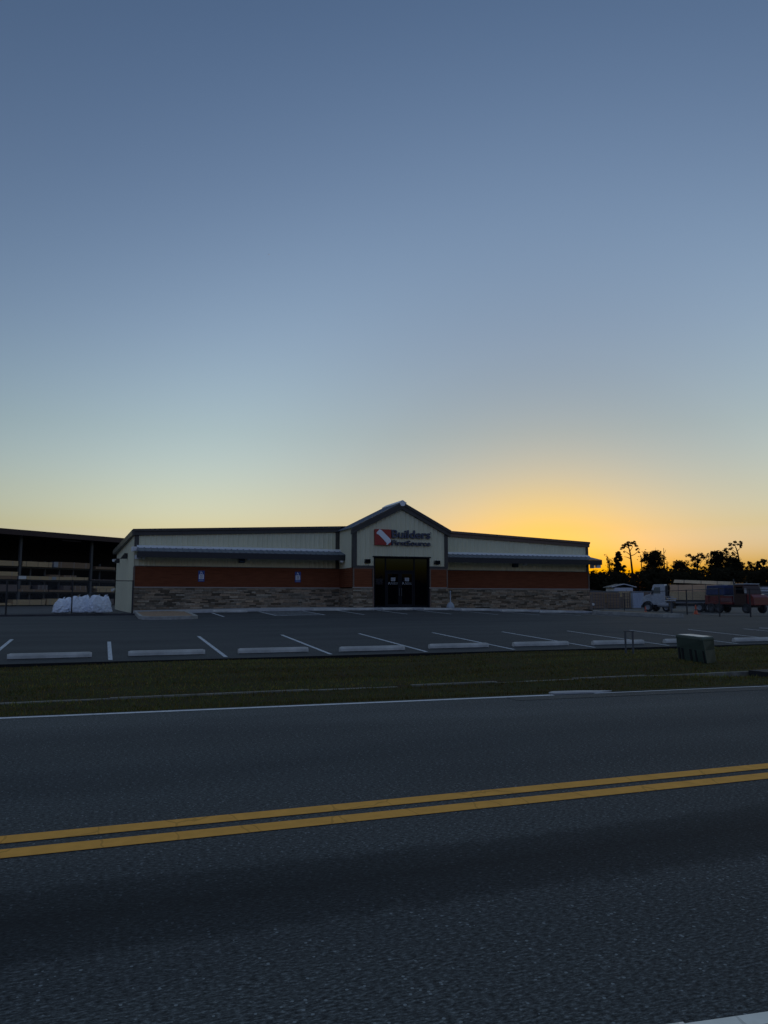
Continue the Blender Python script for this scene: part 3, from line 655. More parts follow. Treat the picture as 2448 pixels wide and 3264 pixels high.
# ---------------------------------------------------------------- verge furniture
bt = [(12.9, 15.0), (12.48, 13.61), (13.05, 13.95), (13.42, 15.3)]
ctr = Vector((12.95, 14.45, -.11)); I0 = invm(ctr)
ub = thing('utility_box', 'squat dark green utility cabinet with pale flat top on the grass verge', 'utility box', ctr)
top = [(12.84, 15.0, .5), (12.37, 13.62, .5), (12.86, 13.80, .5), (13.26, 15.0, .5)]
body = MB(); low = [(x, y, -.16) for x, y in bt]; mid = [(x*.5+tx*.5-.01, y*.5+ty*.5, .2) for (x, y), (tx, ty, _) in zip(bt, top)]
tp3 = [(x, y, .44) for x, y, z in top]; body.add(low+mid+tp3, [(3, 2, 1, 0), (8, 9, 10, 11)]+[(k+4*q, (k+1) % 4+4*q, (k+1) % 4+4*q+4, k+4*q+4) for q in (0, 1) for k in range(4)]); bo = body.build('cabinet_body', M['util'], ub, I0, bev=.02)
b = MB(); cx = sum(t[0] for t in top)/4; cy_ = sum(t[1] for t in top)/4
g = lambda s, z: [(cx+(x-cx)*s, cy_+(y-cy_)*s, z) for x, y, _ in top]
b.hexa(g(1.012, .40), g(1.012, .45)); b.hexa(g(1.012, .4505), g(.95, .485)); ld = b.build('lid', M['util'], ub, I0, bev=.01)
lm = mat('sky_sheen_lichen', (.62, .66, .63), .4, spec=.5, base2=(.05, .075, .06), scale=3.4); lm.node_tree.nodes['Color Ramp'].color_ramp.elements[0].position = .40; lm.node_tree.nodes['Color Ramp'].color_ramp.elements[1].position = .47  # pale patches: sky reflection put into the colour, with whitish lichen
b = MB(); b.hexa(g(.93, .486), g(.93, .489)); b.build('sheen_lichen_top', lm, ld, I0)
b = MB()                                                        # near-black strips for the shade in the slots of the long left face
A0, B0 = Vector(low[0]), Vector(low[1]); A1, B1 = Vector(mid[0]), Vector(mid[1])
for f0, f1 in ((.05, .11), (.17, .24), (.47, .54), (.66, .71), (.93, .965)):
    q = []
    for f, t in ((f0, .22), (f1, .22), (f1, .96), (f0, .96)):
        P = (A0.lerp(B0, f)).lerp(A1.lerp(B1, f), t); q.append(P+Vector((-.012, .004, 0)))
    MB().prism(q, (.02, 0, 0)).build('vent_slot', M['hole'], ub, I0)
c = Vector((13.15, 17.3, -.13)); mp_ = thing('low_barrier', 'two short weathered stakes joined by a top bar left of the green cabinet', 'barrier', c)
for dx in (-.0, .2):
    MB().tube((dx, -.25*dx, 0), (dx, -.25*dx, .58), .026, n=8).build('post', M['post'], mp_)
MB().tube((-.05, 0.01, .585), (.24, -.05, .585), .012, n=6).build('top_bar', M['post'], mp_)
b = MB(); b.box(-.4, .55, -.3, .55, -.12, .10); di = thing('drain_inlet', 'dark concrete drain opening at the right end of the verge edging', 'drain', (12.35, 11.4, -.16))
b.build('inlet_box', mat('dark_concrete', (.012, .013, .016), .8, var=.2), di); MB().box(-.3, .45, -.31, -.302, -.1, .05).build('opening', M['hole'], di)  # box and opening panel in even near-black colours

# ---------------------------------------------------------------- chain link fences
def fence(name, label, pts, hgt, zf, step, first_post=True, wr=.0022, gate=None, extra=0):
    loc = Vector((pts[0][0], pts[0][1], zf(*pts[0]))); t = thing(name, label, 'fence', loc); I = invm(loc); mesh = MB()
    rail = MB(); mid_ = MB()
    for (x0, y0), (x1, y1) in zip(pts, pts[1:]):
        L = math.hypot(x1-x0, y1-y0); z0, z1 = zf(x0, y0), zf(x1, y1)
        rail.tube((x0, y0, z0+hgt), (x1, y1, z1+hgt), .022, n=6); mid_.tube((x0, y0, z0+.06), (x1, y1, z1+.06), .008, n=5)
        def pt(u, v): return Vector((x0+(x1-x0)*u/L, y0+(y1-y0)*u/L, z0+(z1-z0)*u/L+v))
        hh = hgt-.05; n = int((L+hh)/step)
        for i in range(n+1):
            for sgn in (1, -1):
                s = i*step-hh if sgn == 1 else i*step
                u0, v0, u1, v1 = (s, .03, s+hh, .03+hh) if sgn == 1 else (s, .03, s-hh, .03+hh)
                if u0 < 0: v0 += -u0; u0 = 0
                if sgn == 1 and u1 > L: v1 -= u1-L; u1 = L
                if sgn == -1 and u1 < 0: v1 += u1; u1 = 0
                if sgn == -1 and u0 > L: v0 += u0-L; u0 = L
                if v1-v0 > .02 and 0 <= u0 <= L and 0 <= u1 <= L: mesh.tube(pt(u0, v0), pt(u1, v1), wr, n=3, cap=False)
    for k, (x, y) in enumerate(pts):
        MB().tube((x, y, zf(x, y)-.1), (x, y, zf(x, y)+hgt+.03), .035 if k % 2 else .045, n=10).build('post', M['fpost'], t, I)
    rail.build('top_rail', M['fpost'], t, I); mid_.build('bottom_rail', M['fpost'], t, I); mesh.build('wire_mesh', M['wire'], t, I)
    return t
YD = lambda x, y: H(x, max(y, 43.4))+.0
fence('chain_link_fence', 'chain-link fence with black posts before the white bags, left of the store', [(1.52, 43.75), (-1.5, 43.7), (-4.6, 43.65), (-7.6, 43.6)], 1.78, YD, .075)
fence('chain_link_fence', 'chain-link fence with black posts around the truck yard, right of the store', [(32.95, 47.6), (39.3, 51.7), (38.3, 43.5), (35.3, 37.3), (37.1, 36.7), (43, 36.3), (52, 36)], 1.7, H, .16)

# ---------------------------------------------------------------- white bulk bags
def blob(seed, sx_, sy_, sz_, lean=0):
    bm = bmesh.new(); bmesh.ops.create_icosphere(bm, subdivisions=5, radius=1); r = random.Random(seed)
    ph = [r.uniform(0, 6) for _ in range(9)]
    for v in bm.verts:
        x, y, z = v.co; m_ = max(abs(x), abs(y), abs(z)); s = (1/m_)**.55; x, y, z = x*s, y*s, z*s
        zz = (z+1)/2; a = math.atan2(y, x)
        f = 1+.05*math.sin(2*a+ph[0]+2*z)-.07*abs(math.sin(3.5*a+ph[1]+1.5*math.sin(3*z+ph[2])))-.05*abs(math.sin(7*a+ph[3]-3*z))-.04*abs(math.sin(9*z+ph[4]+2*math.sin(2*a+ph[5])))
        pk = 1+.09*zz*math.sin(3*x+ph[6])+.09*zz*math.sin(7*x+5*y+ph[7])
        v.co = (x*f*sx_*(1.12-.30*zz*zz)+lean*zz, y*f*sy_*(1.1-.35*zz), max(0, zz)*sz_*pk)
    me = bpy.data.meshes.new('bag'); bm.to_mesh(me); bm.free(); return me
bgl = ['white bulk bag slumped to the side, leftmost of the three by the fence', 'tall white bulk bag in the middle of the three by the fence', 'white bulk bag next to the store end wall, behind the wire mesh']
for i, (px, wd, hh, ln) in enumerate(((222, .80, .84, .24), (288, .90, .95, .03), (325, 1.05, .95, .0))):
    px = (200, 262, 325)[i]; p = pos(px, 43.0, 0); p.z = H(p.x, p.y)
    t = thing('bulk_bag', bgl[i], 'bag', p, .2*i, 'white bulk bags by the yard fence')
    me = blob(20+i, wd*.62, .5, hh, ln); me.materials.append(M['bag']); o = bpy.data.objects.new('sack', me); COL.objects.link(o); o.parent = t
    for q in me.polygons: q.use_smooth = True
    for k in range(4 if i else 2):
        a = k*1.57+.6; x, y = math.cos(a)*.3+ln, math.sin(a)*.28
        b = MB(); b.hexa([(x-.05, y-.02, hh*.86), (x+.05, y-.02, hh*.86), (x+.05, y+.02, hh*.86), (x-.05, y+.02, hh*.86)], [(x-.02+.1, y-.01, hh*1.08), (x+.16, y-.01, hh*1.12), (x+.16, y+.01, hh*1.12), (x+.08, y+.01, hh*1.08)]); b.build('lifting_strap', M['bag'] if (k+i) % 3 else M['bagtan'], t)

# ---------------------------------------------------------------- lumber shed at the left
SO = pos(0, 85); SA = math.atan2(.629, .777)                     # front runs away to the right
SI_ = invm((SO.x, SO.y, 0), SA)
shed = thing('lumber_shed', 'dark open-fronted lumber storage shed left of the store', 'shed', (SO.x, SO.y, 0), SA)
def sx_at(px):                                                    # distance along the shed front for photo column px
    k = (px-1224)/2450
    l0, d0, cl, cd = -.49959*85, 85, math.sin(R(31)), math.cos(R(31))
    return (k*d0-l0)/(cl-k*cd)
def sdep(s): return 85+s*math.cos(R(31))
def shz(px, py): return hz(py, sdep(sx_at(px)))
ZT = shz(0, 1687); s0, s1 = -24, 34
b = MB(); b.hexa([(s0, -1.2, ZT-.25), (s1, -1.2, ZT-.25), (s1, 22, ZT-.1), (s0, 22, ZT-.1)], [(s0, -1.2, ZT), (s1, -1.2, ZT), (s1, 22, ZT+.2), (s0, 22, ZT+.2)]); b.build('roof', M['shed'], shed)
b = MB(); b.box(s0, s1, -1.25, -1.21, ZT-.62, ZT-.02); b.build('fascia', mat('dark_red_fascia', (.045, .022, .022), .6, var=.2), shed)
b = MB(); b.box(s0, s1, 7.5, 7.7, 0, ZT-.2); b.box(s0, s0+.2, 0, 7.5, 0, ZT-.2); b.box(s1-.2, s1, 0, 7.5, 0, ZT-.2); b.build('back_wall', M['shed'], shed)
for px in (-330, 70, 297, 440):
    s = sx_at(px); MB().box(s-.14, s+.14, .2, .48, 0, ZT-.3).build('column', M['post'], shed)
for px in (-120, -30, 116, 162, 208, 252, 336):
    s = sx_at(px); MB().box(s-.08, s+.08, .9, 1.1, .2, 5.6 if px > 0 else 5).build('rack_upright', mat('rack_post', (.075, .078, .08), .7, var=.2) if px == -120 else bpy.data.materials['rack_post'], shed)
for z in (.34, 1.86, 3.24, 4.72):
    MB().box(s0, s1, .35, .5, z, z+.18).build('rack_beam', M['black'], shed)
sl = sx_at(241); MB().box(sl-1.3, sl+1.3, .8, 1.0, ZT-.75, ZT-.62).build('ceiling_light', mat('unlit_tube', (.25, .2, .2), .6), shed)
lv = {4: 'top', 3: 'third', 2: 'second', 1: 'lowest'}
bund = [(4, 0, 64, 1785, 1801, 'lum', 'tan'), (4, 75, 171, 1789, 1805, 'lum', 'long tan'), (4, 184, 291, 1793, 1811, 'lum2', 'brown'), (4, 308, 372, 1805, 1813, 'lum2', 'thin reddish'),
        (3, 0, 63, 1820, 1833, 'lum', 'upper tan'), (3, 0, 62, 1833.5, 1844, 'lum2', 'lower brown'), (3, 90, 173, 1835, 1846, 'lum', 'strapped tan'), (3, 180, 287, 1837, 1847.5, 'lum', 'dark-ended tan'), (3, 296, 372, 1847, 1852, 'lum3', 'low grey'),
        (2, 0, 63, 1863, 1885, 'lum3', 'tall dull'), (2, 66, 162, 1879, 1886, 'lum2', 'thin brown'), (2, 163, 285, 1881, 1887, 'lum2', 'flat brown'), (2, 305, 372, 1868, 1875, 'lum', 'upper pale'), (2, 316, 372, 1876, 1887, 'lum', 'lower pale'), (2, 126, 160, 1864, 1878, 'lum3', 'short grey'), (2, 207, 232, 1867, 1880, 'lum3', 'small dark'),
        (1, 0, 48, 1920, 1927, 'lum', 'short tan'), (1, 50, 155, 1910, 1927, 'lum', 'wide tan'), (1, 158, 235, 1907, 1926, 'lum', 'deep tan'),
        (3, 163, 197, 1829, 1836, 'lum2', 'short'), (3, 206, 250, 1831, 1837, 'lum2', 'loose'), (2, 72, 104, 1864, 1877, 'lum2', 'dark stacked'), (2, 240, 284, 1867, 1880, 'lum2', 'rough brown'), (1, 236, 300, 1908, 1926, 'lum2', 'dull brown'), (1, 305, 372, 1909, 1926, 'lum3', 'dim grey')]  # filler bundles in dull colours of their own
for i, (lvl, x0, x1, yt, yb, m, d) in enumerate(bund):
    sa, sb = sx_at(x0), sx_at(x1)
    if x0 == 0: sa -= 3.2
    zb, zt = shz((x0+x1)/2, yb), shz((x0+x1)/2, yt); base = {4: 4.90, 3: 3.42, 2: 2.04, 1: .52}[lvl]
    hh = zt-zb; zb = base if yb in (1801, 1805, 1811, 1813, 1844, 1846, 1847.5, 1852, 1885, 1886, 1887, 1927, 1926) else base+{3: .37, 2: .45}.get(lvl, 0)
    if d in ('short grey', 'small dark', 'dark stacked', 'rough brown'): zb = base+.25
    if d in ('short', 'loose'): zb = base+.36
    loc = Vector((sa, .1, zb)); wloc = Matrix.Translation((SO.x, SO.y, 0)) @ Matrix.Rotation(SA, 4, 'Z') @ loc
    where = 'left of the first post' if x1 < 70 else ('between the two shed posts, left half' if x1 < 180 else ('between the two shed posts, right half' if x1 < 300 else 'next to the store wall'))
    t = thing('lumber_bundle', '%s lumber bundle on the %s rack level, %s' % (d, lv[lvl], where), 'lumber', wloc, SA, 'lumber bundles on the shed racks')
    b = MB(); r = random.Random(i); nr = max(2, int(hh/.09)); L = sb-sa
    for k in range(nr):
        e0, e1 = r.uniform(0, .1), r.uniform(0, .1); b.box(e0, L-e1, r.uniform(0, .02), 1.1, k*hh/nr, (k+1)*hh/nr-.008)
    b.build('boards', M[m], t)
    for f in (.12, .5, .86): MB().box(L*f, L*f+.05, -.012, -.004, 0, hh).build('strap', M['lum3'] if i % 2 else M['paper'], t)
    if (lvl, x0) in ((3, 90), (4, 184), (3, 180)):
        MB().box(-.95 if x0 == 90 else -.35, -.02 if x0 == 90 else .2, .0, .9, .02, hh*.95).build('end_wrap', M['white'] if x0 == 90 else M['paper'], t)

# ---------------------------------------------------------------- far right: yard vehicles and stacks
def wheel(t, x, y, z, r=.48, wd=.3, m='rim', side=1):
    b = MB(); b.lathe((x, y, z), [(r*.55, -wd/2), (r*.93, -wd/2), (r, -wd/2+.05), (r, wd/2-.05), (r*.93, wd/2), (r*.55, wd/2)], 26, 'y'); w_ = b.build('wheel', M['tyre'], t, smooth=False)
    b = MB(); b.lathe((x, y, z), [(0, side*(wd/2-.1)), (r*.2, side*(wd/2-.02)), (r*.3, side*(wd/2-.1)), (r*.5, side*(wd/2-.06)), (r*.57, side*(wd/2)+.002*side)], 20, 'y'); b.build('rim', M[m], w_)
# white flatbed: local x forward, +y is the side facing the camera
pf, pr_ = pos(2072, 85), pos(2250, 81); fw = (pf-pr_).normalized(); ar = math.atan2(fw.y, fw.x); mid0 = (pf+pr_)/2; WB = (pf-pr_).length
TZ = -.15; tr = thing('flatbed_truck', 'white-cab flatbed truck loaded with lumber in the yard behind the fence', 'truck', (mid0.x, mid0.y, TZ), ar)
fx = WB/2; rx = -WB/2
for x in (fx,): wheel(tr, x, 1.0, .48); wheel(tr, x, -1.0, .48, side=-1)
for x in (rx+.5, rx-.5): wheel(tr, x, 1.0, .48, wd=.5); wheel(tr, x, -1.0, .48, wd=.5, side=-1)
b = MB(); b.box(-WB/2-1.7, fx+.4, -.45, .45, .62, .88); b.build('chassis', M['black'], tr)
b = MB(); pr = [(fx-1.95, .72), (fx-1.95, 2.78), (fx-1.85, 2.92), (fx-.75, 2.92), (fx-.62, 2.84), (fx-.32, 1.95), (fx-.30, .72)]
b.prism([(x, 1.08, z) for x, z in pr], (0, -2.16, 0)); cabb = b.build('cab', M['cabw'], tr, bev=.05)
b = MB(); b.prism([(x, 1.095, z) for x, z in [(fx-1.42, 1.95), (fx-1.42, 2.62), (fx-.82, 2.62), (fx-.5, 1.95)]], (0, -.012, 0)); b.prism([(x, -1.095, z) for x, z in [(fx-1.42, 1.95), (fx-1.42, 2.62), (fx-.82, 2.62), (fx-.5, 1.95)]], (0, .012, 0)); b.build('side_window', M['twhite'], cabb)
b = MB(); b.hexa([(fx-.30, -.95, 1.98), (fx-.60, -.95, 2.78), (fx-.60, .95, 2.78), (fx-.30, .95, 1.98)], [(fx-.28, -.95, 1.99), (fx-.58, -.95, 2.80), (fx-.58, .95, 2.80), (fx-.28, .95, 1.99)]); b.build('windscreen', M['glassd'], cabb)
b = MB(); pr = [(fx-.30, .95), (fx-.30, 1.93), (fx+.35, 1.74), (fx+.62, 1.5), (fx+.70, 1.15), (fx+.70, .95)]
b.prism([(x, .92, z) for x, z in pr], (0, -1.84, 0)); b.build('bonnet', M['cabw'], tr, bev=.06)
b = MB(); b.box(fx+.6, fx+.78, -1.1, 1.1, .42, .68); b.build('bumper', M['black'], tr, bev=.02)
b = MB()
for s in (1, -1):
    for k in range(7):
        a0, a1 = k*math.pi/7, (k+1)*math.pi/7
        b.hexa([(fx+.6*math.cos(a0), s*.72, .48+.62*math.sin(a0)), (fx+.6*math.cos(a0), s*1.16, .48+.6*math.sin(a0)), (fx+.6*math.cos(a1), s*1.16, .48+.6*math.sin(a1)), (fx+.6*math.cos(a1), s*.72, .48+.62*math.sin(a1))], [(fx+.66*math.cos(a0), s*.72, .48+.68*math.sin(a0)), (fx+.66*math.cos(a0), s*1.16, .48+.66*math.sin(a0)), (fx+.66*math.cos(a1), s*1.16, .48+.66*math.sin(a1)), (fx+.66*math.cos(a1), s*.72, .48+.68*math.sin(a1))])
b.build('wheel_arch', M['black'], tr)
MB().box(fx-.62, fx-.5, 1.14, 1.3, 1.85, 2.35).build('mirror', M['black'], tr)
MB().tube((fx-1.1, 1.0, .72), (fx-2.3, 1.0, .72), .24, n=14).build('fuel_tank', M['rim'], tr)
MB().box(fx-2.9, fx-2.4, .7, 1.1, .35, .98).build('tool_box', M['black'], tr)
wheel(tr, fx-1.9, .75, .44, .44)
b = MB(); b.box(rx-1.6, fx-2.35, -1.2, 1.2, 1.08, 1.26); b.box(fx-2.3, fx-2.2, -1.2, 1.2, 1.08, 2.95); b.box(fx-2.2, fx-2.02, -.9, .9, .9, 2.8)
b.build('flatbed', M['black'], tr)
mw = Matrix.Translation((mid0.x, mid0.y, TZ)) @ Matrix.Rotation(ar, 4, 'Z')
def load(name, label, cat, x0, x1, z0, z1, y0, y1, m, tilt=0, grp=None):
    loc = mw @ Vector(((x0+x1)/2, 0, z0)); t = thing(name, label, cat, loc, ar, grp); t.rotation_euler = (0, tilt, ar); L = (x1-x0)/2
    b = MB(); r = random.Random(int(z0*100)); n = max(2, round((z1-z0)/.1))
    for k in range(n): b.box(-L+r.uniform(0, .12), L-r.uniform(0, .12), y0+r.uniform(0, .02), y1-r.uniform(0, .03), k*(z1-z0)/n, (k+1)*(z1-z0)/n-.01)
    b.build('boards', m, t)
    for f in (-.55, .0, .6): MB().box(L*f, L*f+.05, y1-.002, y1+.012, 0, z1-z0).build('strap', M['lum3'], t)
l1 = (rx-1.3, fx-2.4)
load('lumber_bundle', 'bottom layer of pale lumber bundles resting on the flatbed truck', 'lumber', *l1, 1.27, 2.12, -1.1, 1.12, M['lum'], grp='lumber on the flatbed truck')
load('lumber_bundle', 'middle reddish lumber layer on the flatbed truck, under the tilted planks', 'lumber', *l1, 2.13, 2.86, -1.0, 1.05, mat('lumber_warm', (.70, .46, .28), .9, spec=.1, var=.15, scale=3, stretch=(.4, .4, 9)), grp='lumber on the flatbed truck')
load('lumber_bundle', 'top bundle of long tilted planks over the flatbed truck load', 'lumber', rx-2.6, fx-2.7, 2.95, 3.28, -.7, .7, mat('lumber_pale', (.82, .66, .44), .9, spec=.1, var=.1, scale=3, stretch=(.4, .4, 9)), tilt=-.05, grp='lumber on the flatbed truck')

# red truck with blue covered load, facing right
pr0, pf0 = pos(2288, 77), pos(2396, 73); fw = (pf0-pr0).normalized(); ar2 = math.atan2(fw.y, fw.x); mid2 = (pf0+pr0)/2; W2 = (pf0-pr0).length
rt = thing('red_truck', 'dark red truck with amber roof lights facing right in the yard', 'truck', (mid2.x, mid2.y, -.12), ar2)
fx, rx = W2/2, -W2/2
for x in (fx, rx-.1): wheel(rt, x, -.95, .46, .46, m='post', side=-1); wheel(rt, x, .95, .46, .46, m='post')
wheel(rt, rx+.9, -.95, .46, .46, m='post', side=-1)
MB().box(rx-.9, fx+.3, -.5, .5, .55, .8).build('chassis', M['black'], rt)
b = MB(); pr = [(fx-1.45, .75), (fx-1.45, 2.62), (fx-1.3, 2.72), (fx-.35, 2.72), (fx-.22, 2.6), (fx+.02, 1.85), (fx+.02, .75)]
b.prism([(x, -1.0, z) for x, z in pr], (0, 2.0, 0)); cb = b.build('cab', mat('dark_red_cab', (.03, .005, .006), .4, coat=.3), rt, bev=.05)
b = MB(); wq = [(fx-1.15, 1.85), (fx-1.15, 2.5), (fx-.4, 2.5), (fx-.15, 1.85)]; b.prism([(x, -1.012, z) for x, z in wq], (0, .01, 0)); b.prism([(x, 1.012, z) for x, z in wq], (0, -.01, 0)); b.build('side_window', M['glassd'], cb)
b = MB(); pr = [(fx+.0, .75), (fx+.0, 1.82), (fx+.55, 1.74), (fx+.85, 1.5), (fx+.9, .75)]; b.prism([(x, -.9, z) for x, z in pr], (0, 1.8, 0)); b.build('bonnet', M['redp'], rt, bev=.06)
b = MB(); b.box(fx-1.3, fx-.2, -.98, .98, 2.71, 2.80); b.build('roof_visor', M['cabw'], rt, bev=.02)
for k in range(3): MB().box(fx-1.15+k*.36, fx-1.03+k*.36, -1.0, -.9, 2.80, 2.87).build('marker_light', M['amber'], rt)
MB().box(fx+.05, fx+.15, -1.2, -1.02, 1.9, 2.35).build('mirror', M['rim'], rt)
b = MB(); b.box(rx-.9, fx-1.6, -1.05, 1.05, .82, 1.05); b.box(rx-.9, rx-.5, -1.05, 1.05, 1.05, 1.7); b.box(rx-.3, fx-1.7, -1.0, -.8, 1.06, 1.62); b.build('deck', M['redp'], rt, bev=.02)
MB().box(rx+1.2, fx-1.6, -1.07, -1.051, 1.1, 1.45).build('side_panel', mat('pinkish_panel', (.14, .06, .07), .5, var=.3), rt)
for s_, zt_ in ((-.8, 3.25), (.8, 3.0)): MB().tube((fx-1.58, s_, 1.0), (fx-1.58, s_, zt_), .06, n=10).build('exhaust_stack', M['post'], rt)
m2 = Matrix.Translation((mid2.x, mid2.y, -.12)) @ Matrix.Rotation(ar2, 4, 'Z'); bl = m2 @ Vector((rx+.35, 0, 1.72))
t = thing('covered_load', 'load under a dark blue tarpaulin on the deck of the red truck', 'load', bl, ar2)
b = MB(); b.hexa([(-1.25, -.95, 0), (1.25, -.95, 0), (1.25, .95, 0), (-1.25, .95, 0)], [(-1.2, -.85, .95), (1.2, -.85, .95), (1.2, .85, .95), (-1.2, .85, .95)]); b.build('tarpaulin', M['tarp'], t, bev=.08)
MB().box(-.2, 1.1, -.8, -.3, .955, 1.0).build('top_highlight', M['cabw'], t)  # white slab added as the highlight on top of the tarpaulin

# cones
def cone(px, d, z, label):
    p = pos(px, d, z); t = thing('traffic_cone', label, 'cone', p, 0, 'orange traffic cones in the yard')
    MB().box(-.2, .2, -.2, .2, 0, .035).build('base', M['orange'], t)
    b = MB(); b.lathe((0, 0, 0), [(.15, .035), (.10, .28), (.085, .38), (.03, .70), (0, .70)], 16); b.build('cone_body', M['orange'], t, smooth=False)
    b = MB(); b.lathe((0, 0, 0), [(.104, .29), (.088, .385)], 16); b.build('band', M['post'], t)
cone(2051, 72, H(*pos(2051, 72)[:2]), 'small orange traffic cone before the front wheel of the white truck')
cone(2210, 58, H(*pos(2210, 58)[:2]), 'larger orange traffic cone standing before the lumber truck bed')
# white stand
p = pos(2132, 70); p.z = H(p.x, p.y); t = thing('white_stand', 'pale post holding stacked white boards before the lumber truck', 'stand', p, R(-20))
MB().box(-.09, .09, -.09, .09, 0, 1.15).build('post', M['post'], t)
b = MB(); b.box(-.42, .38, -.25, .25, 1.15, 1.25); b.box(-.3, .45, -.25, .25, 1.32, 1.42); b.box(-.5, .2, -.25, .25, 1.50, 1.56); b.box(-.02, .02, -.02, .02, 1.25, 1.5); b.build('board', M['cabw'], t)
# background stacks, wall panel, sheds, board fence
def stackb(px0, px1, yt, d, m, label, name='lumber_stack'):
    p = pos((px0+px1)/2, d); p.z = H(p.x, p.y) if p.y < 115 else -.15; t = thing(name, label, 'lumber', p, R(-20), 'lumber stacks at the back of the yard')
    L = (px1-px0)/2450*d; hh = hz(yt, d)-p.z; r = random.Random(px0); n = 6; b = MB()
    for k in range(n): b.box(-L/2+r.uniform(0, .3), L/2-r.uniform(0, .3), r.uniform(0, .1), 1.6, .1+k*hh/n, .1+(k+.86)*hh/n)
    b.build('boards', m, t)
    for k in range(5): MB().box(-L/2+L*(k+.5)/5-.05, -L/2+L*(k+.5)/5+.05, -.02, 1.5, 0, hh*.98).build('bearer', M['lum3'], t)
stackb(1880, 1925, 1889, 104, M['lum2'], 'low brown lumber stack close to the right end of the store')
stackb(1927, 1975, 1890, 106, M['lum2'], 'brown lumber stack under the small white gabled building')
stackb(1977, 2012, 1887, 108, M['lum'], 'lighter tan lumber stack left of the pale blue-grey panel')
stackb(2047, 2064, 1889, 110, M['lum2'], 'narrow brown lumber stack right of the pale blue-grey panel')
p = pos(2030, 107); p.z = -.15; t = thing('storage_container', 'pale blue-grey storage container among the lumber stacks', 'container', p, R(-20)); b = MB(); L = 34/2450*107
zt = hz(1886, 107)-p.z
ribs = [(-L/2+i*L/10) for i in range(11)]
for a, c in zip(ribs, ribs[1:]): b.box(a+.01, c-.01, -.03 if int(a*10) % 2 else 0, 2.2, .1, zt)
b.build('container_body', mat('pale_bluegrey', (.42, .47, .54), .6, var=.06), t); MB().box(-L/2-.03, L/2+.03, -.05, 2.25, zt, zt+.08).build('container_roof', M['post'], t)
# white gabled building
d = 160; p = pos(1984, d, -.2); t = thing('small_building', 'small white building with open gabled roof beyond the lumber stacks', 'building', p, R(-20)); W_ = 68/2450*d; ze = hz(1872, d)+.2; zp = hz(1862, d)+.2
MB().box(-W_/2+.3, W_/2-.3, 0, 6, 0, ze-.1).build('wall', M['shedwhite'], t)
b = MB()
for s in (-1, 1): b.hexa([(s*(W_/2+.3), -.3, ze-.1), (0, -.3, zp-.1), (0, 6.3, zp-.1), (s*(W_/2+.3), 6.3, ze-.1)], [(s*(W_/2+.3), -.3, ze+.06), (0, -.3, zp+.06), (0, 6.3, zp+.06), (s*(W_/2+.3), 6.3, ze+.06)])
b.build('roof', M['post'], t)
b = MB()
for s in (-1, 1): b.hexa([(s*(W_/2+.35), -.38, ze-.06), (0, -.38, zp-.08), (0, -.31, zp-.08), (s*(W_/2+.35), -.31, ze-.06)], [(s*(W_/2+.35), -.38, ze+.1), (0, -.38, zp+.1), (0, -.31, zp+.1), (s*(W_/2+.35), -.31, ze+.1)])
b.build('barge_board', M['shedwhite'], t)
d = 165; p = pos(2450, d, -.2); t = thing('far_shed', 'long low white shed at the right edge behind the red truck', 'shed', p, R(-20)); W_ = 4.2
MB().box(-1.9, 12, 0, 6, 0, hz(1871, d)+.2).build('wall', M['shedwhite'], t); MB().box(-2.1, 12.2, -.2, 6.2, hz(1871, d)+.2, hz(1868.5, d)+.2).build('roof', M['post'], t)
d = 135; a = pos(1700, 128, -.15); c = pos(2750, 140, -.15); dv = c-a; ang_ = math.atan2(dv.y, dv.x); L = dv.length
t = thing('board_fence', 'long grey board fence along the back of the yard before the trees', 'fence', a, ang_); b = MB(); zt = hz(1884, d)+.15; r = random.Random(1); n = 6
for k in range(n): b.box(0, L, r.uniform(0, .04), .08, .1+k*(zt-.1)/n, .1+(k+.9)*(zt-.1)/n)
b.build('boards', M['greyfence'], t)
for k in range(24): MB().box(k*L/23-.06, k*L/23+.06, -.08, -.005, 0, zt).build('fence_post', M['greyfence'], t)
# small white flood on a stake by the corner
p = pos(1886, 62); p.z = H(p.x, p.y); t = thing('yard_marker', 'tiny white round reflector on a stake at the right corner of the store', 'reflector', p)
MB().tube((0, 0, 0), (0, 0, .75), .02, n=6).build('stake', M['fpost'], t); b = MB(); b.lathe((0, -.02, .8), [(0, -.03), (.1, -.03), (.1, .03), (0, .03)], 14, 'y'); b.build('disc', M['logo'], t)

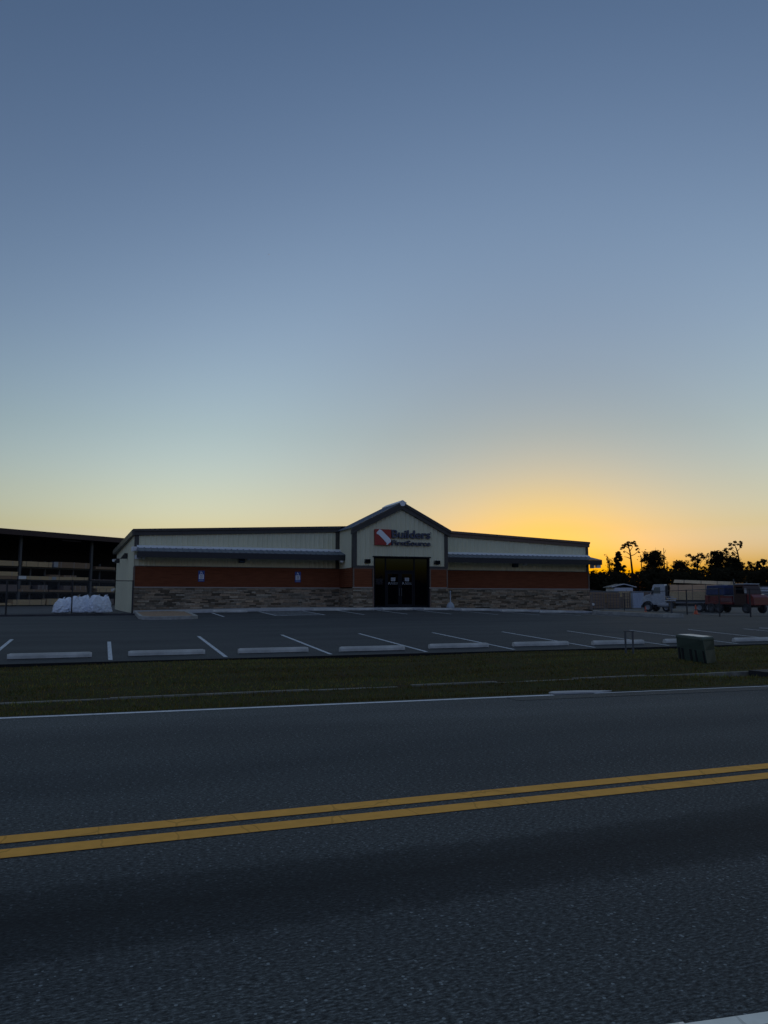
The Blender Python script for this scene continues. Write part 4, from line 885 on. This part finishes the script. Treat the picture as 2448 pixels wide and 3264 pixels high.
# ---------------------------------------------------------------- trees
def leaves(b, c, r, n, rnd, sz, flat=1.):
    for _ in range(n):
        while 1:
            p = Vector((rnd.uniform(-1, 1), rnd.uniform(-1, 1), rnd.uniform(-1, 1)))
            if p.length <= 1: break
        p = c+Vector((p.x*r, p.y*r, p.z*r*flat)); s = sz*rnd.uniform(.5, 1.25)
        u = Vector((rnd.gauss(0, 1), rnd.gauss(0, 1), rnd.gauss(0, 1))).normalized(); v = u.orthogonal().normalized()
        b.add([p-u*s-v*s*.2, p+v*s*.55, p+u*s*.9+v*s*.1, p-v*s*.5], [(0, 1, 2, 3)])
def limb(b, pts, r0, r1):
    n = len(pts)-1
    for i in range(n): b.tube(pts[i], pts[i+1], r0+(r1-r0)*i/n, r0+(r1-r0)*(i+1)/n, n=6, cap=False)
def tree(label, px, d, top, hw, kind, seed, name='tree', bot=1895, m='leaf', n=2600, cat='tree', sz=.34):
    r = random.Random(seed); p = pos(px, d, -.3); t = thing(name, label, cat, p, 0, 'trees beyond the yard'); s = d/2450; Ht = hz(top, d)+.3; W = hw*s; fo = MB(); tk = MB()
    zb = hz(bot, d)+.3
    if kind == 'round':
        limb(tk, [Vector((0, 0, 0)), Vector((.1, 0, Ht*.4)), Vector((-.1, 0, Ht*.85))], .28, .08)
        cl = int(60+W*9)
        for _ in range(cl):
            f = r.random(); z = Ht*(.30+.68*f); rad = 1.12*W*max(.04, 1-((f-.25)/.78)**2)**.38 if f > .25 else W
            a = r.uniform(0, 6.283); q = r.random()**.65; c = Vector((math.cos(a)*rad*q, math.sin(a)*rad*q, z)); cr = r.uniform(.06, .13)*Ht*.8
            c.z = min(c.z, Ht-cr*.6); leaves(fo, c, cr, n//cl, r, sz, .75)
            if r.random() < .4: leaves(fo, c*1.0+Vector((math.cos(a), math.sin(a), .6))*cr*.7, cr*1.3, 7, r, sz*.8, .9)
            if r.random() < .5: limb(tk, [Vector((0, 0, z*.7)), c], .09, .03)
    elif kind == 'cone':
        limb(tk, [Vector((0, 0, 0)), Vector((0, 0, Ht*.97))], .22, .04); cl = 80
        for i in range(cl):
            f = (i+.5)/cl; z = Ht*(.2+.78*f); rad = W*1.5*(1-f)**.6*r.uniform(.25, 1.15)+.2; a = r.uniform(0, 6.283)
            c = Vector((math.cos(a)*rad*.75, math.sin(a)*rad*.75, z)); leaves(fo, c, .35+.55*(1-f), n//cl, r, sz*.9, .7); limb(tk, [Vector((0, 0, z)), c], .05, .02)
    elif kind == 'airy':
        limb(tk, [Vector((0, 0, 0)), Vector((.2, 0, Ht*.5)), Vector((-.1, 0, Ht*.9))], .2, .05); cl = 75
        for i in range(cl):
            f = r.random(); z = Ht*(.35+.63*f); a = r.uniform(0, 6.283); q = r.uniform(.2, 1); c = Vector((math.cos(a)*W*q, math.sin(a)*W*q, z))
            leaves(fo, c, r.uniform(.3, .75), n//cl, r, sz*.75, .7); limb(tk, [Vector((0, 0, z-.22*Ht*q)), Vector((c.x*.5, c.y*.5, z-.08*Ht*q)), c], .07, .02)
    elif kind == 'snag':
        limb(tk, [Vector((0, 0, 0)), Vector((.15, 0, Ht*.5)), Vector((0, 0, Ht))], .30, .07)
        for i in range(7):
            z = Ht*r.uniform(.72, .97); a = r.choice((0, 3.14))+r.uniform(-.6, .6); L = W*r.uniform(.4, 1.1); limb(tk, [Vector((0, 0, z)), Vector((math.cos(a)*L*.6, math.sin(a)*L*.6, z+.15)), Vector((math.cos(a)*L, math.sin(a)*L, z+.9))], .09, .03)
    tk.build('trunk', M['bark'], t)
    if fo.v: fo.build('crown', M[m], t)
    return t
# tall pines with trunks and clumps traced from their silhouettes
def pine(label, px, d, trunk, limbs, clumps, seed, sz=.3):
    r = random.Random(seed); p = pos(px, d, -.3); t = thing('pine_tree', label, 'tree', p, 0, 'trees beyond the yard'); s = d/2450
    def L(x, y, o=0): return Vector(((x-px)*s*CY+o*SY, -(x-px)*s*SY+o*CY, hz(y, d)+.3))
    tk = MB(); limb(tk, [Vector((0, 0, 0))]+[L(*q) for q in trunk], .36, .12)
    for l in limbs: limb(tk, [L(q[0], q[1], r.uniform(-.3, .3)) if i else L(*q) for i, q in enumerate(l)], .13, .04)
    tk.build('trunk', M['bark'], t); fo = MB()
    for x, y, rr in clumps:
        leaves(fo, L(x, y, r.uniform(-1.6, 1.6)), rr*s, int(16+rr*6), r, sz, .62)
    fo.build('crown', M['leaf2'], t); return t
pine('tall pine with flat open crown, the taller one nearer the store', 2012, 215, [(2014, 1830), (2011, 1790), (2009, 1765), (2006, 1750), (2002, 1738)],
     [[(2010, 1773), (2024, 1768), (2036, 1758), (2040, 1750)], [(2009, 1770), (1998, 1762), (1990, 1755)], [(2010, 1782), (2000, 1777), (1988, 1775)], [(2008, 1758), (2015, 1747), (2019, 1740)], [(2005, 1748), (1996, 1743), (1988, 1745)], [(2004, 1744), (2010, 1735)]],
     [(1984, 1746, 5), (1988, 1738, 5), (1986, 1750, 3.5), (1994, 1736, 6), (1999, 1731, 6), (2006, 1730, 6), (2012, 1733, 6), (2019, 1730, 6), (2024, 1728, 4), (2028, 1734, 5), (2031, 1741, 4), (2024, 1742, 4), (2015, 1739, 4), (1993, 1745, 5), (1999, 1741, 5), (2035, 1752, 3.5), (2040, 1748, 3.5), (2038, 1761, 3.5), (1985, 1761, 2.5), (1990, 1741, 5), (2003, 1737, 4)], 2)
pine('tall pine with rounded crown above the trees behind the red truck', 2355, 225, [(2357, 1830), (2355, 1790), (2352, 1765), (2348, 1750), (2345, 1742)],
     [[(2352, 1768), (2342, 1760), (2332, 1752)], [(2350, 1758), (2360, 1748)], [(2353, 1775), (2335, 1772), (2322, 1768)]],
     [(2328, 1740, 5), (2334, 1733, 6), (2341, 1729, 6), (2349, 1728, 6), (2357, 1729, 6), (2363, 1733, 5), (2366, 1740, 4), (2360, 1739, 5), (2352, 1736, 5), (2343, 1738, 5), (2326, 1752, 6), (2318, 1750, 6), (2312, 1756, 7), (2320, 1760, 6), (2331, 1748, 4), (2308, 1764, 7), (2300, 1768, 6), (2366, 1745, 3), (2330, 1764, 5), (2340, 1768, 5), (2345, 1775, 5)], 4)
tree('small tree glimpsed under the awning tip at the right end of the store', 1888, 190, 1818, 13, 'airy', 31, n=900)
tree('cone-shaped dark tree immediately left of the tall flat-crowned pine', 1970, 205, 1757, 27, 'cone', 32, n=6500)
tree('thin open tree left of the cone-shaped dark tree', 1942, 212, 1766, 13, 'airy', 33, n=420, m='leaf2')
tree('bare slender snag between the flat-crowned pine and the domed tree', 2043, 222, 1770, 4, 'snag', 34, 'dead_tree')
tree('broad domed dark tree standing over the cab of the white truck', 2080, 210, 1757, 38, 'round', 35, n=9500)
tree('tall bare dead tree with short branch stubs right of the domed tree', 2116, 218, 1748, 8, 'snag', 36, 'dead_tree')
tree('short dead stump beside the tall bare dead tree', 2125, 220, 1789, 3, 'snag', 37, 'dead_tree')
tree('low rounded tree behind the front of the truck lumber load', 2168, 208, 1788, 24, 'round', 38, n=5000)
tree('wide open-branched tree with sky showing through, above the middle of the lumber load', 2222, 214, 1764, 34, 'airy', 39, n=3600, m='leaf2')
tree('thin bare snag above the rear of the lumber load', 2265, 224, 1764, 3, 'snag', 40, 'dead_tree')
tree('tall dense tree left of the rounded-crown pine', 2292, 212, 1757, 34, 'round', 41, n=8000)
tree('dense dark tree beneath the rounded-crown pine', 2338, 206, 1778, 26, 'round', 42, n=6000)
tree('feathery open tree just right of the rounded-crown pine', 2392, 214, 1792, 24, 'airy', 43, n=3200, m='leaf2')
tree('feathery dark tree at the right edge of the view', 2432, 210, 1783, 30, 'airy', 44, n=5000)
tree('low bushy tree beyond the awning tip, left of the thin open tree', 1915, 200, 1826, 22, 'round', 45, n=3500)
# undergrowth: one dense mass
b = MB(); r = random.Random(9)
for i in range(1700):
    px = r.uniform(1700, 2560); d = r.uniform(188, 232)
    tp = lerpt([(1700, 1845), (1880, 1836), (1930, 1832), (1960, 1822), (2000, 1832), (2030, 1836), (2060, 1815), (2110, 1815), (2150, 1822), (2200, 1818), (2240, 1832), (2290, 1812), (2350, 1815), (2400, 1820), (2560, 1815)], px)+r.uniform(-4, 12)
    z = r.uniform(0.3, hz(tp, d)); c = pos(px, d, z); leaves(b, c, r.uniform(1., 2.), 26, r, .55, .7)
tag(b.build('woods', M['leaf']), 'dense dark mass of undergrowth and woods along the far side of the yard', 'woods', kind='stuff')
# woods across the road behind the viewer, seen mirrored in the entrance glass
b = MB(); r = random.Random(19)
for i in range(900):
    x = r.uniform(10, 120); y = r.uniform(-70, -55); top_ = 5.4+1.5*math.sin(x*.17)+1.*math.sin(x*.53+1)+.5*math.sin(x*1.3); c = Vector((x, y, r.uniform(0, top_))); leaves(b, c, r.uniform(1., 1.8), 24, r, .6, .8)
tag(b.build('woods', M['leaf']), 'dark tree line across the road, seen mirrored in the entrance glass', 'woods', kind='stuff')
# distant aircraft
p = pos(841, 2600); p.z = HC+ (math.tan(math.atan((1632-811)/2450)+R(6.358)))*2600*1.0
ac = thing('airplane', 'tiny dark aircraft high in the sky left of the gable', 'airplane', p, 1.2)
b = MB(); b.tube((-2.2, 0, 0), (2.2, 0, 0), .5, .35, n=10); b.build('fuselage', M['black'], ac); b = MB(); b.box(-.6, .6, -2.6, 2.6, .1, .3); b.build('wing', M['black'], ac); b = MB(); b.box(-2.3, -1.8, -.9, .9, .1, .25); b.box(-2.4, -1.9, -.06, .06, .1, 1.1); b.build('tail', M['black'], ac)
